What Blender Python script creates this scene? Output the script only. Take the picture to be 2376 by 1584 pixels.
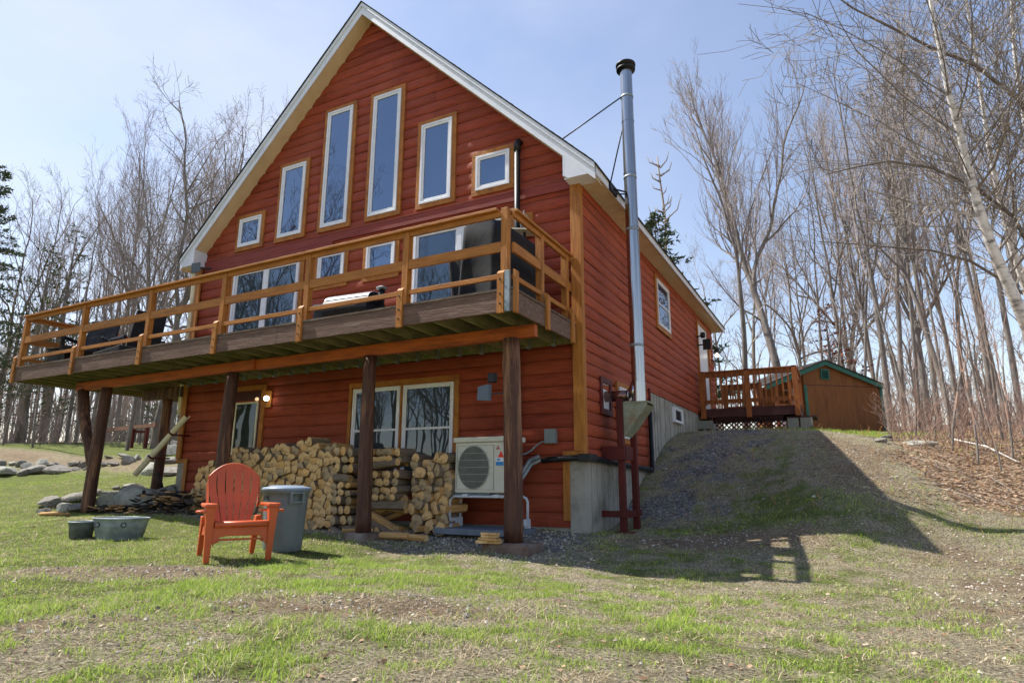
import bpy, math, random
import numpy as np
from mathutils import Vector, Matrix
R_ = math.radians
for o in list(bpy.data.objects): bpy.data.objects.remove(o)
sc = bpy.context.scene
COL = sc.collection

# ------------------------------------------------------------------ camera
CAM = np.array([3.1692, -8.2968, 0.6833])
FW = np.array([-0.45023968, 0.86576602, 0.21847979])
RT = np.array([0.88757314, 0.46065214, 0.00367851])
UP = np.array([0.09745845, -0.195573, 0.97583454])
FPX = 1455.84                      # focal length in pixels of the 2376 px wide photo
cd = bpy.data.cameras.new('camera'); cam = bpy.data.objects.new('camera', cd); COL.objects.link(cam)
cd.sensor_width = 36; cd.lens = 36 * FPX / 2376; cd.clip_start = 0.05; cd.clip_end = 2000
M = Matrix.Identity(4)
for i in range(3):
    M[i][0] = RT[i]; M[i][1] = UP[i]; M[i][2] = -FW[i]; M[i][3] = CAM[i]
cam.matrix_world = M
sc.camera = cam

# ------------------------------------------------------------------ world, sun, exposure
SUN = Vector((-0.69, -0.10, 1.0)).normalized()
w = bpy.data.worlds.new('World'); sc.world = w; w.use_nodes = True
nt = w.node_tree; nt.nodes.clear()
sky = nt.nodes.new('ShaderNodeTexSky'); sky.sky_type = 'NISHITA'; sky.sun_disc = False
sky.sun_elevation = math.asin(SUN.z); sky.sun_rotation = math.atan2(SUN.x, SUN.y)
sky.air_density = 1.25; sky.dust_density = 0.35; sky.ozone_density = 3.2; sky.altitude = 100
geo = nt.nodes.new('ShaderNodeTexCoord')
mp = nt.nodes.new('ShaderNodeMapping'); mp.inputs['Scale'].default_value = (1.2, 1.2, 2.6)
mp.inputs['Location'].default_value = (0.35, 0.2, 0.1)
nz = nt.nodes.new('ShaderNodeTexNoise'); nz.inputs['Scale'].default_value = 1.4; nz.inputs['Detail'].default_value = 6; nz.inputs['Roughness'].default_value = 0.55
sep = nt.nodes.new('ShaderNodeSeparateXYZ')
# thin high cloud, thicker on the sun's side of the sky
dotn = nt.nodes.new('ShaderNodeVectorMath'); dotn.operation = 'DOT_PRODUCT'
dotn.inputs[1].default_value = (-0.82, 0.36, 0.30)
rmp = nt.nodes.new('ShaderNodeMapRange'); rmp.inputs['From Min'].default_value = 0.42; rmp.inputs['From Max'].default_value = 0.98
rmp.inputs['To Min'].default_value = 0.0; rmp.inputs['To Max'].default_value = 0.8
mr2 = nt.nodes.new('ShaderNodeMapRange'); mr2.inputs['From Min'].default_value = 0.36; mr2.inputs['From Max'].default_value = 0.66
mr2.inputs['To Min'].default_value = 0.1; mr2.inputs['To Max'].default_value = 1.0
mul = nt.nodes.new('ShaderNodeMath'); mul.operation = 'MULTIPLY'; mul.use_clamp = True
mixc = nt.nodes.new('ShaderNodeMix'); mixc.data_type = 'RGBA'
mixc.inputs[7].default_value = (3.5, 3.7, 4.2, 1)
bg = nt.nodes.new('ShaderNodeBackground'); bg.inputs['Strength'].default_value = 0.138
out = nt.nodes.new('ShaderNodeOutputWorld')
L = nt.links.new
L(geo.outputs['Generated'], mp.inputs['Vector']); L(mp.outputs['Vector'], nz.inputs['Vector'])
L(geo.outputs['Generated'], dotn.inputs[0]); L(dotn.outputs['Value'], rmp.inputs['Value'])
tint = nt.nodes.new('ShaderNodeMix'); tint.data_type = 'RGBA'; tint.blend_type = 'MULTIPLY'; tint.inputs[0].default_value = 1; tint.inputs[7].default_value = (1.06, 0.88, 0.82, 1); L(sky.outputs['Color'], tint.inputs[6])
L(nz.outputs['Fac'], mr2.inputs['Value']); L(rmp.outputs['Result'], mul.inputs[0]); L(mr2.outputs['Result'], mul.inputs[1])
L(mul.outputs[0], mixc.inputs[0]); L(tint.outputs[2], mixc.inputs[6]); L(mixc.outputs[2], bg.inputs['Color'])
L(bg.outputs['Background'], out.inputs['Surface'])
sd = bpy.data.lights.new('sun', 'SUN'); sd.energy = 5.0; sd.angle = R_(0.53); sd.color = (1.0, 0.945, 0.86)
so = bpy.data.objects.new('sun', sd); COL.objects.link(so); so.location = (-20, -5, 30)
so.rotation_euler = SUN.to_track_quat('Z', 'Y').to_euler()
sc.view_settings.view_transform = 'Standard'; sc.view_settings.look = 'None'; sc.view_settings.gamma = 1
sc.view_settings.use_curve_mapping = False; sc.view_settings.exposure = 0.84
sc.render.resolution_x = 1024; sc.render.resolution_y = 682
sc.cycles.max_bounces = 5; sc.cycles.diffuse_bounces = 3; sc.cycles.glossy_bounces = 3; sc.cycles.transparent_max_bounces = 6

# ------------------------------------------------------------------ helpers
def ray(px, py):
    d = FW + RT * ((px - 1188) / FPX) - UP * ((py - 792) / FPX); return d
def at_depth(px, py, t): return CAM + ray(px, py) * t
def proj(p):
    d = np.array(p, float) - CAM; z = d @ FW
    return 1188 + FPX * (d @ RT) / z, 792 - FPX * (d @ UP) / z
def lin(h):
    h = h.lstrip('#'); v = [int(h[i:i+2], 16) / 255 for i in (0, 2, 4)]
    return tuple(((c / 12.92) if c <= .04045 else ((c + .055) / 1.055) ** 2.4) for c in v)

def mat(name, c1, c2=None, scale=8, rough=.75, bump=.15, bscale=None, metal=0, stretch=(1, 1, 1), spec=.3, detail=5, c3=None, c3scale=2, c3amt=.5, bdist=.01, trans=0, coat=0):
    """principled material: two noise-mixed colours, optional third stain colour, bump"""
    m = bpy.data.materials.new(name); m.use_nodes = True; t = m.node_tree; b = t.nodes['Principled BSDF']
    b.inputs['Roughness'].default_value = rough; b.inputs['Metallic'].default_value = metal
    b.inputs['Specular IOR Level'].default_value = spec; b.inputs['Coat Weight'].default_value = coat
    tc = t.nodes.new('ShaderNodeTexCoord'); mpn = t.nodes.new('ShaderNodeMapping'); mpn.inputs['Scale'].default_value = stretch
    t.links.new(tc.outputs['Object'], mpn.inputs['Vector'])
    n = t.nodes.new('ShaderNodeTexNoise'); n.inputs['Scale'].default_value = scale; n.inputs['Detail'].default_value = detail; n.inputs['Roughness'].default_value = .65
    t.links.new(mpn.outputs['Vector'], n.inputs['Vector'])
    r = t.nodes.new('ShaderNodeMapRange'); r.inputs['From Min'].default_value = .3; r.inputs['From Max'].default_value = .7
    t.links.new(n.outputs['Fac'], r.inputs['Value'])
    mx = t.nodes.new('ShaderNodeMix'); mx.data_type = 'RGBA'
    mx.inputs[6].default_value = (*c1, 1); mx.inputs[7].default_value = (*(c2 or c1), 1)
    t.links.new(r.outputs['Result'], mx.inputs[0]); cur = mx.outputs[2]
    if c3:
        n3 = t.nodes.new('ShaderNodeTexNoise'); n3.inputs['Scale'].default_value = c3scale; n3.inputs['Detail'].default_value = 6; n3.inputs['Roughness'].default_value = .7
        t.links.new(mpn.outputs['Vector'], n3.inputs['Vector'])
        r3 = t.nodes.new('ShaderNodeMapRange'); r3.inputs['From Min'].default_value = .5; r3.inputs['From Max'].default_value = .68; r3.inputs['To Max'].default_value = c3amt
        t.links.new(n3.outputs['Fac'], r3.inputs['Value'])
        m3 = t.nodes.new('ShaderNodeMix'); m3.data_type = 'RGBA'; m3.inputs[7].default_value = (*c3, 1)
        t.links.new(r3.outputs['Result'], m3.inputs[0]); t.links.new(cur, m3.inputs[6]); cur = m3.outputs[2]
    t.links.new(cur, b.inputs['Base Color'])
    if bump:
        nb = t.nodes.new('ShaderNodeTexNoise'); nb.inputs['Scale'].default_value = bscale or scale * 3; nb.inputs['Detail'].default_value = 5
        t.links.new(mpn.outputs['Vector'], nb.inputs['Vector'])
        bp = t.nodes.new('ShaderNodeBump'); bp.inputs['Strength'].default_value = bump; bp.inputs['Distance'].default_value = bdist
        t.links.new(nb.outputs['Fac'], bp.inputs['Height']); t.links.new(bp.outputs['Normal'], b.inputs['Normal'])
    m['nodes_color'] = 1
    return m

def smooth(me, on=True):
    me.polygons.foreach_set('use_smooth', [on] * len(me.polygons))

class MB:
    """collects shapes, links them as ONE mesh object"""
    def __init__(s): s.v = []; s.f = []; s.m = []; s.sm = []
    def add(s, vs, fs, mi=0, sm=False):
        n = len(s.v); s.v += [tuple(map(float, v)) for v in vs]; s.f += [tuple(i + n for i in f) for f in fs]; s.m += [mi] * len(fs); s.sm += [sm] * len(fs); return s
    def box(s, x0, x1, y0, y1, z0, z1, mi=0):
        v = [(x0, y0, z0), (x1, y0, z0), (x1, y1, z0), (x0, y1, z0), (x0, y0, z1), (x1, y0, z1), (x1, y1, z1), (x0, y1, z1)]
        return s.add(v, [(0, 3, 2, 1), (4, 5, 6, 7), (0, 1, 5, 4), (1, 2, 6, 5), (2, 3, 7, 6), (3, 0, 4, 7)], mi)
    def bar(s, p, q, w, h, mi=0, up=(0, 0, 1)):
        p = Vector(p); q = Vector(q); d = (q - p).normalized(); u = Vector(up)
        if abs(d.dot(u)) > .97: u = Vector((0, 1, 0))
        a = d.cross(u).normalized(); b = a.cross(d).normalized()
        c = [(-1, -1), (1, -1), (1, 1), (-1, 1)]
        v = [p + a * (w / 2 * i) + b * (h / 2 * j) for i, j in c] + [q + a * (w / 2 * i) + b * (h / 2 * j) for i, j in c]
        return s.add(v, [(0, 3, 2, 1), (4, 5, 6, 7), (0, 1, 5, 4), (1, 2, 6, 5), (2, 3, 7, 6), (3, 0, 4, 7)], mi)
    def tube(s, pts, rad, n=10, caps=True, mi=0, sm=True):
        pts = [Vector(p) for p in pts]; k = len(pts)
        if not hasattr(rad, '__len__'): rad = [rad] * k
        vs = []; prev = None
        for i in range(k):
            d = (pts[min(i + 1, k - 1)] - pts[max(i - 1, 0)]).normalized()
            if prev is None:
                u = Vector((0, 0, 1)) if abs(d.z) < .9 else Vector((1, 0, 0)); a = d.cross(u).normalized()
            else: a = (prev - d * prev.dot(d)).normalized()
            prev = a; b = d.cross(a)
            for j in range(n):
                t = 2 * math.pi * j / n; vs.append(pts[i] + (a * math.cos(t) + b * math.sin(t)) * rad[i])
        fs = [(i * n + j, i * n + (j + 1) % n, (i + 1) * n + (j + 1) % n, (i + 1) * n + j) for i in range(k - 1) for j in range(n)]
        s.add(vs, fs, mi, sm)
        if caps: 
            m = len(s.v) - n * k; s.f += [tuple(m + j for j in range(n))[::-1], tuple(m + (k - 1) * n + j for j in range(n))]; s.m += [mi, mi]; s.sm += [False, False]
        return s
    def lathe(s, prof, c=(0, 0, 0), n=32, mi=0, sx=1, sy=1, sm=True):
        vs = [(c[0] + r * sx * math.cos(2 * math.pi * j / n), c[1] + r * sy * math.sin(2 * math.pi * j / n), c[2] + z) for r, z in prof for j in range(n)]
        fs = [(i * n + j, i * n + (j + 1) % n, (i + 1) * n + (j + 1) % n, (i + 1) * n + j) for i in range(len(prof) - 1) for j in range(n)]
        return s.add(vs, fs, mi, sm)
    def prism(s, poly, axis, a0, a1, mi=0):
        n = len(poly)
        def P(p, a): return {'x': (a, p[0], p[1]), 'y': (p[0], a, p[1]), 'z': (p[0], p[1], a)}[axis]
        vs = [P(p, a0) for p in poly] + [P(p, a1) for p in poly]
        return s.add(vs, [tuple(range(n)), tuple(range(2 * n - 1, n - 1, -1))] + [(j, j + n, (j + 1) % n + n, (j + 1) % n) for j in range(n)], mi)
    def mesh(s, name, mats):
        me = bpy.data.meshes.new(name); me.from_pydata(s.v, [], s.f)
        for m in (mats if isinstance(mats, (list, tuple)) else [mats]): me.materials.append(m)
        me.polygons.foreach_set('material_index', s.m); me.polygons.foreach_set('use_smooth', s.sm); me.update(); return me
    def build(s, name, mats, parent=None, loc=(0, 0, 0), bevel=0, rot=None, fix=True, auto=False):
        me = s.mesh(name, mats)
        if fix:
            import bmesh
            bm = bmesh.new(); bm.from_mesh(me); bmesh.ops.recalc_face_normals(bm, faces=bm.faces); bm.to_mesh(me); bm.free()
        return link(name, me, parent, loc, bevel, rot)
def link(name, me, parent=None, loc=(0, 0, 0), bevel=0, rot=None):
    o = bpy.data.objects.new(name, me); COL.objects.link(o); o.location = loc
    if rot: o.rotation_euler = rot
    if parent: o.parent = parent
    if bevel:
        b = o.modifiers.new('bevel', 'BEVEL'); b.width = bevel; b.segments = 2; b.limit_method = 'ANGLE'; b.angle_limit = R_(40)
    return o
def tag(o, label=None, cat=None, group=None, kind=None):
    if label: o['label'] = label
    if cat: o['category'] = cat
    if group: o['group'] = group
    if kind: o['kind'] = kind
    return o
def thing(name, label, cat, loc=(0, 0, 0), rz=0, group=None, rot=None):
    o = bpy.data.objects.new(name, None); COL.objects.link(o); o.location = loc; o.rotation_euler = rot or (0, 0, rz); o.empty_display_size = .2
    return tag(o, label, cat, group)
def npmesh(name, V, F, mats, mi=None, sm=False):
    V = np.ascontiguousarray(V, np.float32); F = np.ascontiguousarray(F, np.int32); k = F.shape[1]
    me = bpy.data.meshes.new(name); me.vertices.add(len(V)); me.vertices.foreach_set('co', V.ravel())
    me.loops.add(F.size); me.loops.foreach_set('vertex_index', F.ravel())
    me.polygons.add(len(F)); me.polygons.foreach_set('loop_start', np.arange(0, F.size, k, dtype=np.int32))
    try: me.polygons.foreach_set('loop_total', np.full(len(F), k, np.int32))
    except Exception: pass
    for m in (mats if isinstance(mats, (list, tuple)) else [mats]): me.materials.append(m)
    if mi is not None: me.polygons.foreach_set('material_index', np.ascontiguousarray(mi, np.int32))
    me.polygons.foreach_set('use_smooth', np.full(len(F), sm)); me.update(calc_edges=True); me.validate(); return me

# ------------------------------------------------------------------ materials
def col_node(m): return m.node_tree.nodes['Principled BSDF']
def siding_mat(name, axis, h, z0, ca, cb_):
    """red stained log siding: each log its own tone, butt joints, streaky stain, knots and scratches"""
    m = bpy.data.materials.new(name); m.use_nodes = True; t = m.node_tree; b = t.nodes['Principled BSDF']; Lk = t.links.new
    tc = t.nodes.new('ShaderNodeTexCoord'); sp = t.nodes.new('ShaderNodeSeparateXYZ'); Lk(tc.outputs['Object'], sp.inputs[0])
    cb = t.nodes.new('ShaderNodeCombineXYZ'); Lk(sp.outputs[axis], cb.inputs[0])
    sub = t.nodes.new('ShaderNodeMath'); sub.operation = 'SUBTRACT'; sub.inputs[1].default_value = z0; Lk(sp.outputs['Z'], sub.inputs[0]); Lk(sub.outputs[0], cb.inputs[1])
    br = t.nodes.new('ShaderNodeTexBrick'); br.inputs['Scale'].default_value = 1; br.inputs['Brick Width'].default_value = 2.7; br.inputs['Row Height'].default_value = h
    br.inputs['Mortar Size'].default_value = .005; br.inputs['Mortar Smooth'].default_value = .3; br.offset = .37; br.squash = 1
    br.inputs['Color1'].default_value = (*lin(ca), 1); br.inputs['Color2'].default_value = (*lin(cb_), 1); br.inputs['Mortar'].default_value = (.03, .008, .006, 1)
    Lk(cb.outputs[0], br.inputs['Vector'])
    mpn = t.nodes.new('ShaderNodeMapping'); mpn.inputs['Scale'].default_value = (.9, 14, 1); Lk(cb.outputs[0], mpn.inputs['Vector'])
    n = t.nodes.new('ShaderNodeTexNoise'); n.inputs['Scale'].default_value = 3; n.inputs['Detail'].default_value = 7; n.inputs['Roughness'].default_value = .7; Lk(mpn.outputs[0], n.inputs['Vector'])
    r = t.nodes.new('ShaderNodeMapRange'); r.inputs['From Min'].default_value = .3; r.inputs['From Max'].default_value = .7; r.inputs['To Min'].default_value = .5; r.inputs['To Max'].default_value = 1.45; Lk(n.outputs['Fac'], r.inputs['Value'])
    mu = t.nodes.new('ShaderNodeMix'); mu.data_type = 'RGBA'; mu.blend_type = 'MULTIPLY'; mu.inputs[0].default_value = 1
    Lk(br.outputs['Color'], mu.inputs[6]); Lk(r.outputs['Result'], mu.inputs[7])
    n2 = t.nodes.new('ShaderNodeTexNoise'); n2.inputs['Scale'].default_value = 1.1; n2.inputs['Detail'].default_value = 5; Lk(cb.outputs[0], n2.inputs['Vector'])
    r2 = t.nodes.new('ShaderNodeMapRange'); r2.inputs['From Min'].default_value = .42; r2.inputs['From Max'].default_value = .7; r2.inputs['To Max'].default_value = .75; Lk(n2.outputs['Fac'], r2.inputs['Value'])
    m2 = t.nodes.new('ShaderNodeMix'); m2.data_type = 'RGBA'; m2.inputs[7].default_value = (*lin('#9c4e36'), 1); Lk(r2.outputs['Result'], m2.inputs[0]); Lk(mu.outputs[2], m2.inputs[6])
    # chips and knots
    mp3 = t.nodes.new('ShaderNodeMapping'); mp3.inputs['Scale'].default_value = (2.2, 7, 1); Lk(cb.outputs[0], mp3.inputs['Vector'])
    n3 = t.nodes.new('ShaderNodeTexNoise'); n3.inputs['Scale'].default_value = 4.5; n3.inputs['Detail'].default_value = 8; n3.inputs['Roughness'].default_value = .75; Lk(mp3.outputs[0], n3.inputs['Vector'])
    r3 = t.nodes.new('ShaderNodeMapRange'); r3.inputs['From Min'].default_value = .66; r3.inputs['From Max'].default_value = .72; r3.inputs['To Max'].default_value = .7; Lk(n3.outputs['Fac'], r3.inputs['Value'])
    m3 = t.nodes.new('ShaderNodeMix'); m3.data_type = 'RGBA'; m3.inputs[7].default_value = (*lin('#c08a6a'), 1); Lk(r3.outputs['Result'], m3.inputs[0]); Lk(m2.outputs[2], m3.inputs[6])
    v = t.nodes.new('ShaderNodeTexVoronoi'); v.inputs['Scale'].default_value = 3.1; Lk(cb.outputs[0], v.inputs['Vector'])
    r4 = t.nodes.new('ShaderNodeMapRange'); r4.inputs['From Min'].default_value = .015; r4.inputs['From Max'].default_value = .05; r4.inputs['To Min'].default_value = .9; r4.inputs['To Max'].default_value = 0; Lk(v.outputs['Distance'], r4.inputs['Value'])
    m4 = t.nodes.new('ShaderNodeMix'); m4.data_type = 'RGBA'; m4.inputs[7].default_value = (.05, .012, .008, 1); Lk(r4.outputs['Result'], m4.inputs[0]); Lk(m3.outputs[2], m4.inputs[6])
    Lk(m4.outputs[2], b.inputs['Base Color']); b.inputs['Roughness'].default_value = .72; b.inputs['Specular IOR Level'].default_value = .3
    bp = t.nodes.new('ShaderNodeBump'); bp.inputs['Strength'].default_value = .35; bp.inputs['Distance'].default_value = .006
    Lk(n.outputs['Fac'], bp.inputs['Height']); Lk(bp.outputs['Normal'], b.inputs['Normal'])
    return m
HF, HS = .1965, .1755
m_front = siding_mat('red_log_siding_front', 'X', HF, .075, '#80341f', '#98422a')
m_side = siding_mat('red_log_siding_side', 'Y', HS, .975, '#8f3f26', '#a84e2e')
m_redflat = mat('red_stained_board', lin('#8e3c2e'), lin('#6e2c22'), 5, .6, .25, stretch=(.4, .4, 6), c3=lin('#9a5040'), c3scale=3, c3amt=.4)
m_redpost = mat('barn_red_paint', lin('#64201c'), lin('#4c1815'), 6, .55, .2, stretch=(1, 1, .4), c3=lin('#3a1512'), c3amt=.5)
m_ochre = mat('golden_brown_stain', lin('#b57632'), lin('#935a24'), 6, .6, .3, stretch=(1, 1, 1), c3=lin('#6a4422'), c3scale=4, c3amt=.55)
m_ochre_v = mat('golden_brown_stain_upright_grain', lin('#b97a35'), lin('#925a25'), 9, .6, .35, stretch=(3, 3, .35), c3=lin('#744a24'), c3scale=3, c3amt=.6)
m_ochre_h = mat('golden_brown_stain_long_grain', lin('#b87934'), lin('#935b26'), 9, .6, .35, stretch=(.35, 3, 3), c3=lin('#744a24'), c3scale=3, c3amt=.55)
m_ochre_hy = mat('golden_brown_stain_cross_grain', lin('#b87934'), lin('#935b26'), 9, .6, .35, stretch=(3, .35, 3), c3=lin('#744a24'), c3scale=3, c3amt=.55)
m_beam = mat('orange_brown_beam', lin('#b8602a'), lin('#984c22'), 6, .6, .25, stretch=(.4, 2, 3), c3=lin('#52301c'), c3scale=3, c3amt=.5)
m_rim = mat('weathered_brown_paint', lin('#745a4c'), lin('#5a453a'), 6, .75, .5, stretch=(.5, 2, 4), c3=lin('#8c7b6c'), c3scale=7, c3amt=.55)
m_joist = mat('mossy_pressure_treated_wood', lin('#8f875f'), lin('#6a6544'), 6, .85, .4, stretch=(2, .4, 2), c3=lin('#5f6a2c'), c3scale=3, c3amt=.8)
m_deckboard = mat('weathered_deck_boards', lin('#6a5648'), lin('#4c3d33'), 5, .8, .4, stretch=(.5, 3, 1), c3=lin('#8a8478'), c3amt=.5)
m_logpost = mat('dark_brown_painted_log', lin('#5e3e32'), lin('#3e281f'), 9, .62, .9, stretch=(2.5, 2.5, .25), c3=lin('#a87c5c'), c3scale=3.2, c3amt=.75, bdist=.02)
m_concrete = mat('poured_concrete', lin('#a8a49a'), lin('#8d8a80'), 2.5, .9, .25, bscale=30, c3=lin('#6a665c'), c3scale=2.2, c3amt=.9)
m_footing = mat('painted_footing', lin('#5c4238'), lin('#7d7066'), 6, .9, .4, c3=lin('#8e8a80'), c3amt=.8)
m_white = mat('white_vinyl', lin('#e4e5e8'), lin('#d6d8dc'), 5, .4, .03, spec=.4)
m_whitealu = mat('white_aluminium_fascia', lin('#dfe2e8'), lin('#cdd2da'), 3, .42, .05, spec=.45)
m_soffit = mat('beige_vinyl_soffit', lin('#dccaa6'), lin('#cdb890'), 3, .55, .05)
m_cream = mat('cream_pipe', lin('#e9e1c8'), lin('#dcd2b4'), 6, .5, .1, c3=lin('#8a8068'), c3amt=.4)
m_shingle = mat('asphalt_shingles', lin('#3d3a38'), lin('#2a2826'), 30, .95, .6, bscale=60)
m_black = mat('black_plastic', lin('#1b1d21'), lin('#121316'), 6, .45, .1, spec=.4)
m_blackfab = mat('black_cover_fabric', lin('#1c1d20'), lin('#2c2e32'), 3, .8, .3, bscale=6, bdist=.02, c3=lin('#3a3c40'), c3amt=.2)
m_grayfab = mat('faded_grey_fabric', lin('#6f7076'), lin('#55565a'), 6, .85, .3)
m_steel = mat('stainless_pipe', lin('#c4c4c2'), lin('#8a8c90'), 14, .2, .9, bscale=16, metal=1, stretch=(1, 1, .02), bdist=.012)  # pale and dark lengthwise streaks in the colour stand in for mirrored surroundings
m_galv = mat('galvanised_steel', lin('#9aa4a8'), lin('#7f8a90'), 6, .5, .1, metal=.25, c3=lin('#5c6668'), c3scale=3, c3amt=.6)
m_galvrust = mat('rusty_galvanised_sheet', lin('#9ea48f'), lin('#7f8676'), 5, .6, .15, metal=.3, c3=lin('#8a5a34'), c3scale=4, c3amt=.8)
m_iron = mat('dark_iron', lin('#303236'), lin('#222327'), 8, .5, .1, metal=.6)
m_ac = mat('ivory_painted_steel', lin('#cfcdc0'), lin('#c2c0b2'), 4, .45, .05)
m_acdark = mat('dark_fan_recess', lin('#3c403e'), lin('#2b2f2e'), 8, .7, 0)
m_grille = mat('grey_wire_grille', lin('#a9aba2'), lin('#96988f'), 8, .5, 0)
m_standw = mat('white_tube_stand', lin('#c6cad0'), lin('#b3b8c0'), 8, .45, .05)
m_graybox = mat('grey_plastic_box', lin('#828a8c'), lin('#747c7e'), 6, .6, .05)
m_padgray = mat('grey_blue_plastic_pad', lin('#6d7783'), lin('#5b6570'), 5, .7, .2)
m_chair = mat('terracotta_plastic', lin('#c65c30'), lin('#b65029'), 4, .42, .05, c3=lin('#b25030'), c3scale=2.5, c3amt=.6, spec=.45)
m_can = mat('grey_blue_plastic_bin', lin('#757c7e'), lin('#666e71'), 3, .5, .05, c3=lin('#6d7a80'), c3amt=.4)
m_canlid = mat('pale_grey_plastic_lid', lin('#8b9aa8'), lin('#78889a'), 3, .42, .05)
m_rock = mat('grey_fieldstone', lin('#97948a'), lin('#66635c'), 5, .9, .8, bscale=9, bdist=.03, c3=lin('#4c4b46'), c3scale=3, c3amt=.7)
m_rockpale = mat('pale_flat_stone', lin('#a6a69a'), lin('#85857c'), 4, .9, .6, bscale=10, bdist=.02, c3=lin('#6a6962'), c3amt=.5)
m_green = mat('green_painted_trim', lin('#2f6b5c'), lin('#265a4e'), 6, .5, .15)
m_sheds = mat('brown_stained_plywood', lin('#85572e'), lin('#6f4828'), 5, .75, .25, stretch=(2, 2, .3), c3=lin('#523018'), c3scale=2, c3amt=.5)
m_darkred = mat('dark_maroon_paint', lin('#4f2626'), lin('#3b1c1c'), 6, .6, .3, c3=lin('#6a4a44'), c3amt=.4)
m_block = mat('concrete_block', lin('#8f8f86'), lin('#76776e'), 12, .95, .4, bscale=40)
m_railor = mat('orange_stained_railing', lin('#a2602c'), lin('#7f4720'), 8, .6, .3, stretch=(2, 2, .5), c3=lin('#5c3418'), c3amt=.5)
m_endgrain = mat('cut_log_end', lin('#dcb884'), lin('#bf9a68'), 14, .85, .5, bscale=40, c3=lin('#7c5a36'), c3scale=5, c3amt=.7)
m_endgray = mat('weathered_log_end', lin('#b8a07c'), lin('#947e60'), 14, .9, .5, c3=lin('#5c5248'), c3scale=5, c3amt=.7)
m_split = mat('split_wood_face', lin('#cfa46c'), lin('#a88254'), 8, .85, .6, stretch=(3, .4, 3), c3=lin('#5c4a38'), c3scale=3, c3amt=.6)
m_bark = mat('firewood_bark', lin('#8a7a68'), lin('#62564a'), 12, .95, .8, stretch=(3, .6, 3), c3=lin('#8a8072'), c3scale=5, c3amt=.5)
m_debris = mat('dark_wet_bark', lin('#3e3630'), lin('#26211d'), 10, .9, .6, c3=lin('#6e5e4e'), c3amt=.6)
m_treebark = mat('grey_tree_bark', lin('#8e8780'), lin('#5e5852'), 5, .95, .7, bscale=14, bdist=.02, stretch=(1.5, 1.5, .3), c3=lin('#3a3530'), c3scale=2, c3amt=.5)
m_twig = mat('grey_brown_twigs', lin('#978e85'), lin('#6f675f'), 3, .9, 0)
m_twigred = mat('reddish_budding_twigs', lin('#9c938d'), lin('#8c807b'), 3, .9, 0)
m_birch = mat('white_birch_bark', lin('#e8e4de'), lin('#cfc9c2'), 4, .7, .25, stretch=(1, 1, 3), c3=lin('#35302c'), c3scale=3.2, c3amt=.9)
m_needle = mat('dark_evergreen_needles', lin('#5a6a48'), lin('#3c4a32'), 2, .8, 0)
m_needle2 = mat('olive_pine_needles', lin('#54603a'), lin('#3a452a'), 2, .8, 0)
m_needlered = mat('rusty_dead_needles', lin('#8a5038'), lin('#6a4030'), 2, .9, 0)
m_brush = mat('reddish_brush_stems', lin('#a4897a'), lin('#80695e'), 2, .9, 0)

def glass(name, base, rough=.0, ior=2.0):
    m = bpy.data.materials.new(name); m.use_nodes = True; b = m.node_tree.nodes['Principled BSDF']
    t = m.node_tree; n = t.nodes.new('ShaderNodeTexNoise'); n.inputs['Scale'].default_value = 1.1; tc = t.nodes.new('ShaderNodeTexCoord')
    t.links.new(tc.outputs['Object'], n.inputs['Vector'])
    mx = t.nodes.new('ShaderNodeMix'); mx.data_type = 'RGBA'; mx.inputs[6].default_value = (*base, 1); mx.inputs[7].default_value = (*[c * 1.7 for c in base], 1)
    t.links.new(n.outputs['Fac'], mx.inputs[0]); t.links.new(mx.outputs[2], b.inputs['Base Color'])
    b.inputs['Roughness'].default_value = rough; b.inputs['IOR'].default_value = ior; b.inputs['Specular Tint'].default_value = (.62, .78, 1.0, 1)
    bp = t.nodes.new('ShaderNodeBump'); bp.inputs['Strength'].default_value = .16; bp.inputs['Distance'].default_value = .02
    t.links.new(n.outputs['Fac'], bp.inputs['Height']); t.links.new(bp.outputs['Normal'], b.inputs['Normal'])
    return m
m_glass = glass('window_glass', (.014, .026, .052), ior=2.6)
m_glass2 = glass('curtained_window_glass', (.03, .036, .04), ior=1.75)
m_glass3 = glass('slider_glass', (.02, .032, .038), ior=2.0)
def emit(name, c, s):
    m = bpy.data.materials.new(name); m.use_nodes = True; b = m.node_tree.nodes['Principled BSDF']
    b.inputs['Base Color'].default_value = (*c, 1); b.inputs['Emission Color'].default_value = (*c, 1); b.inputs['Emission Strength'].default_value = s
    return m
m_bulb = emit('lit_bulb', (1, .95, .85), 4)
m_bulbwarm = emit('warm_lit_bulb', (1, .72, .4), .35)
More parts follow.
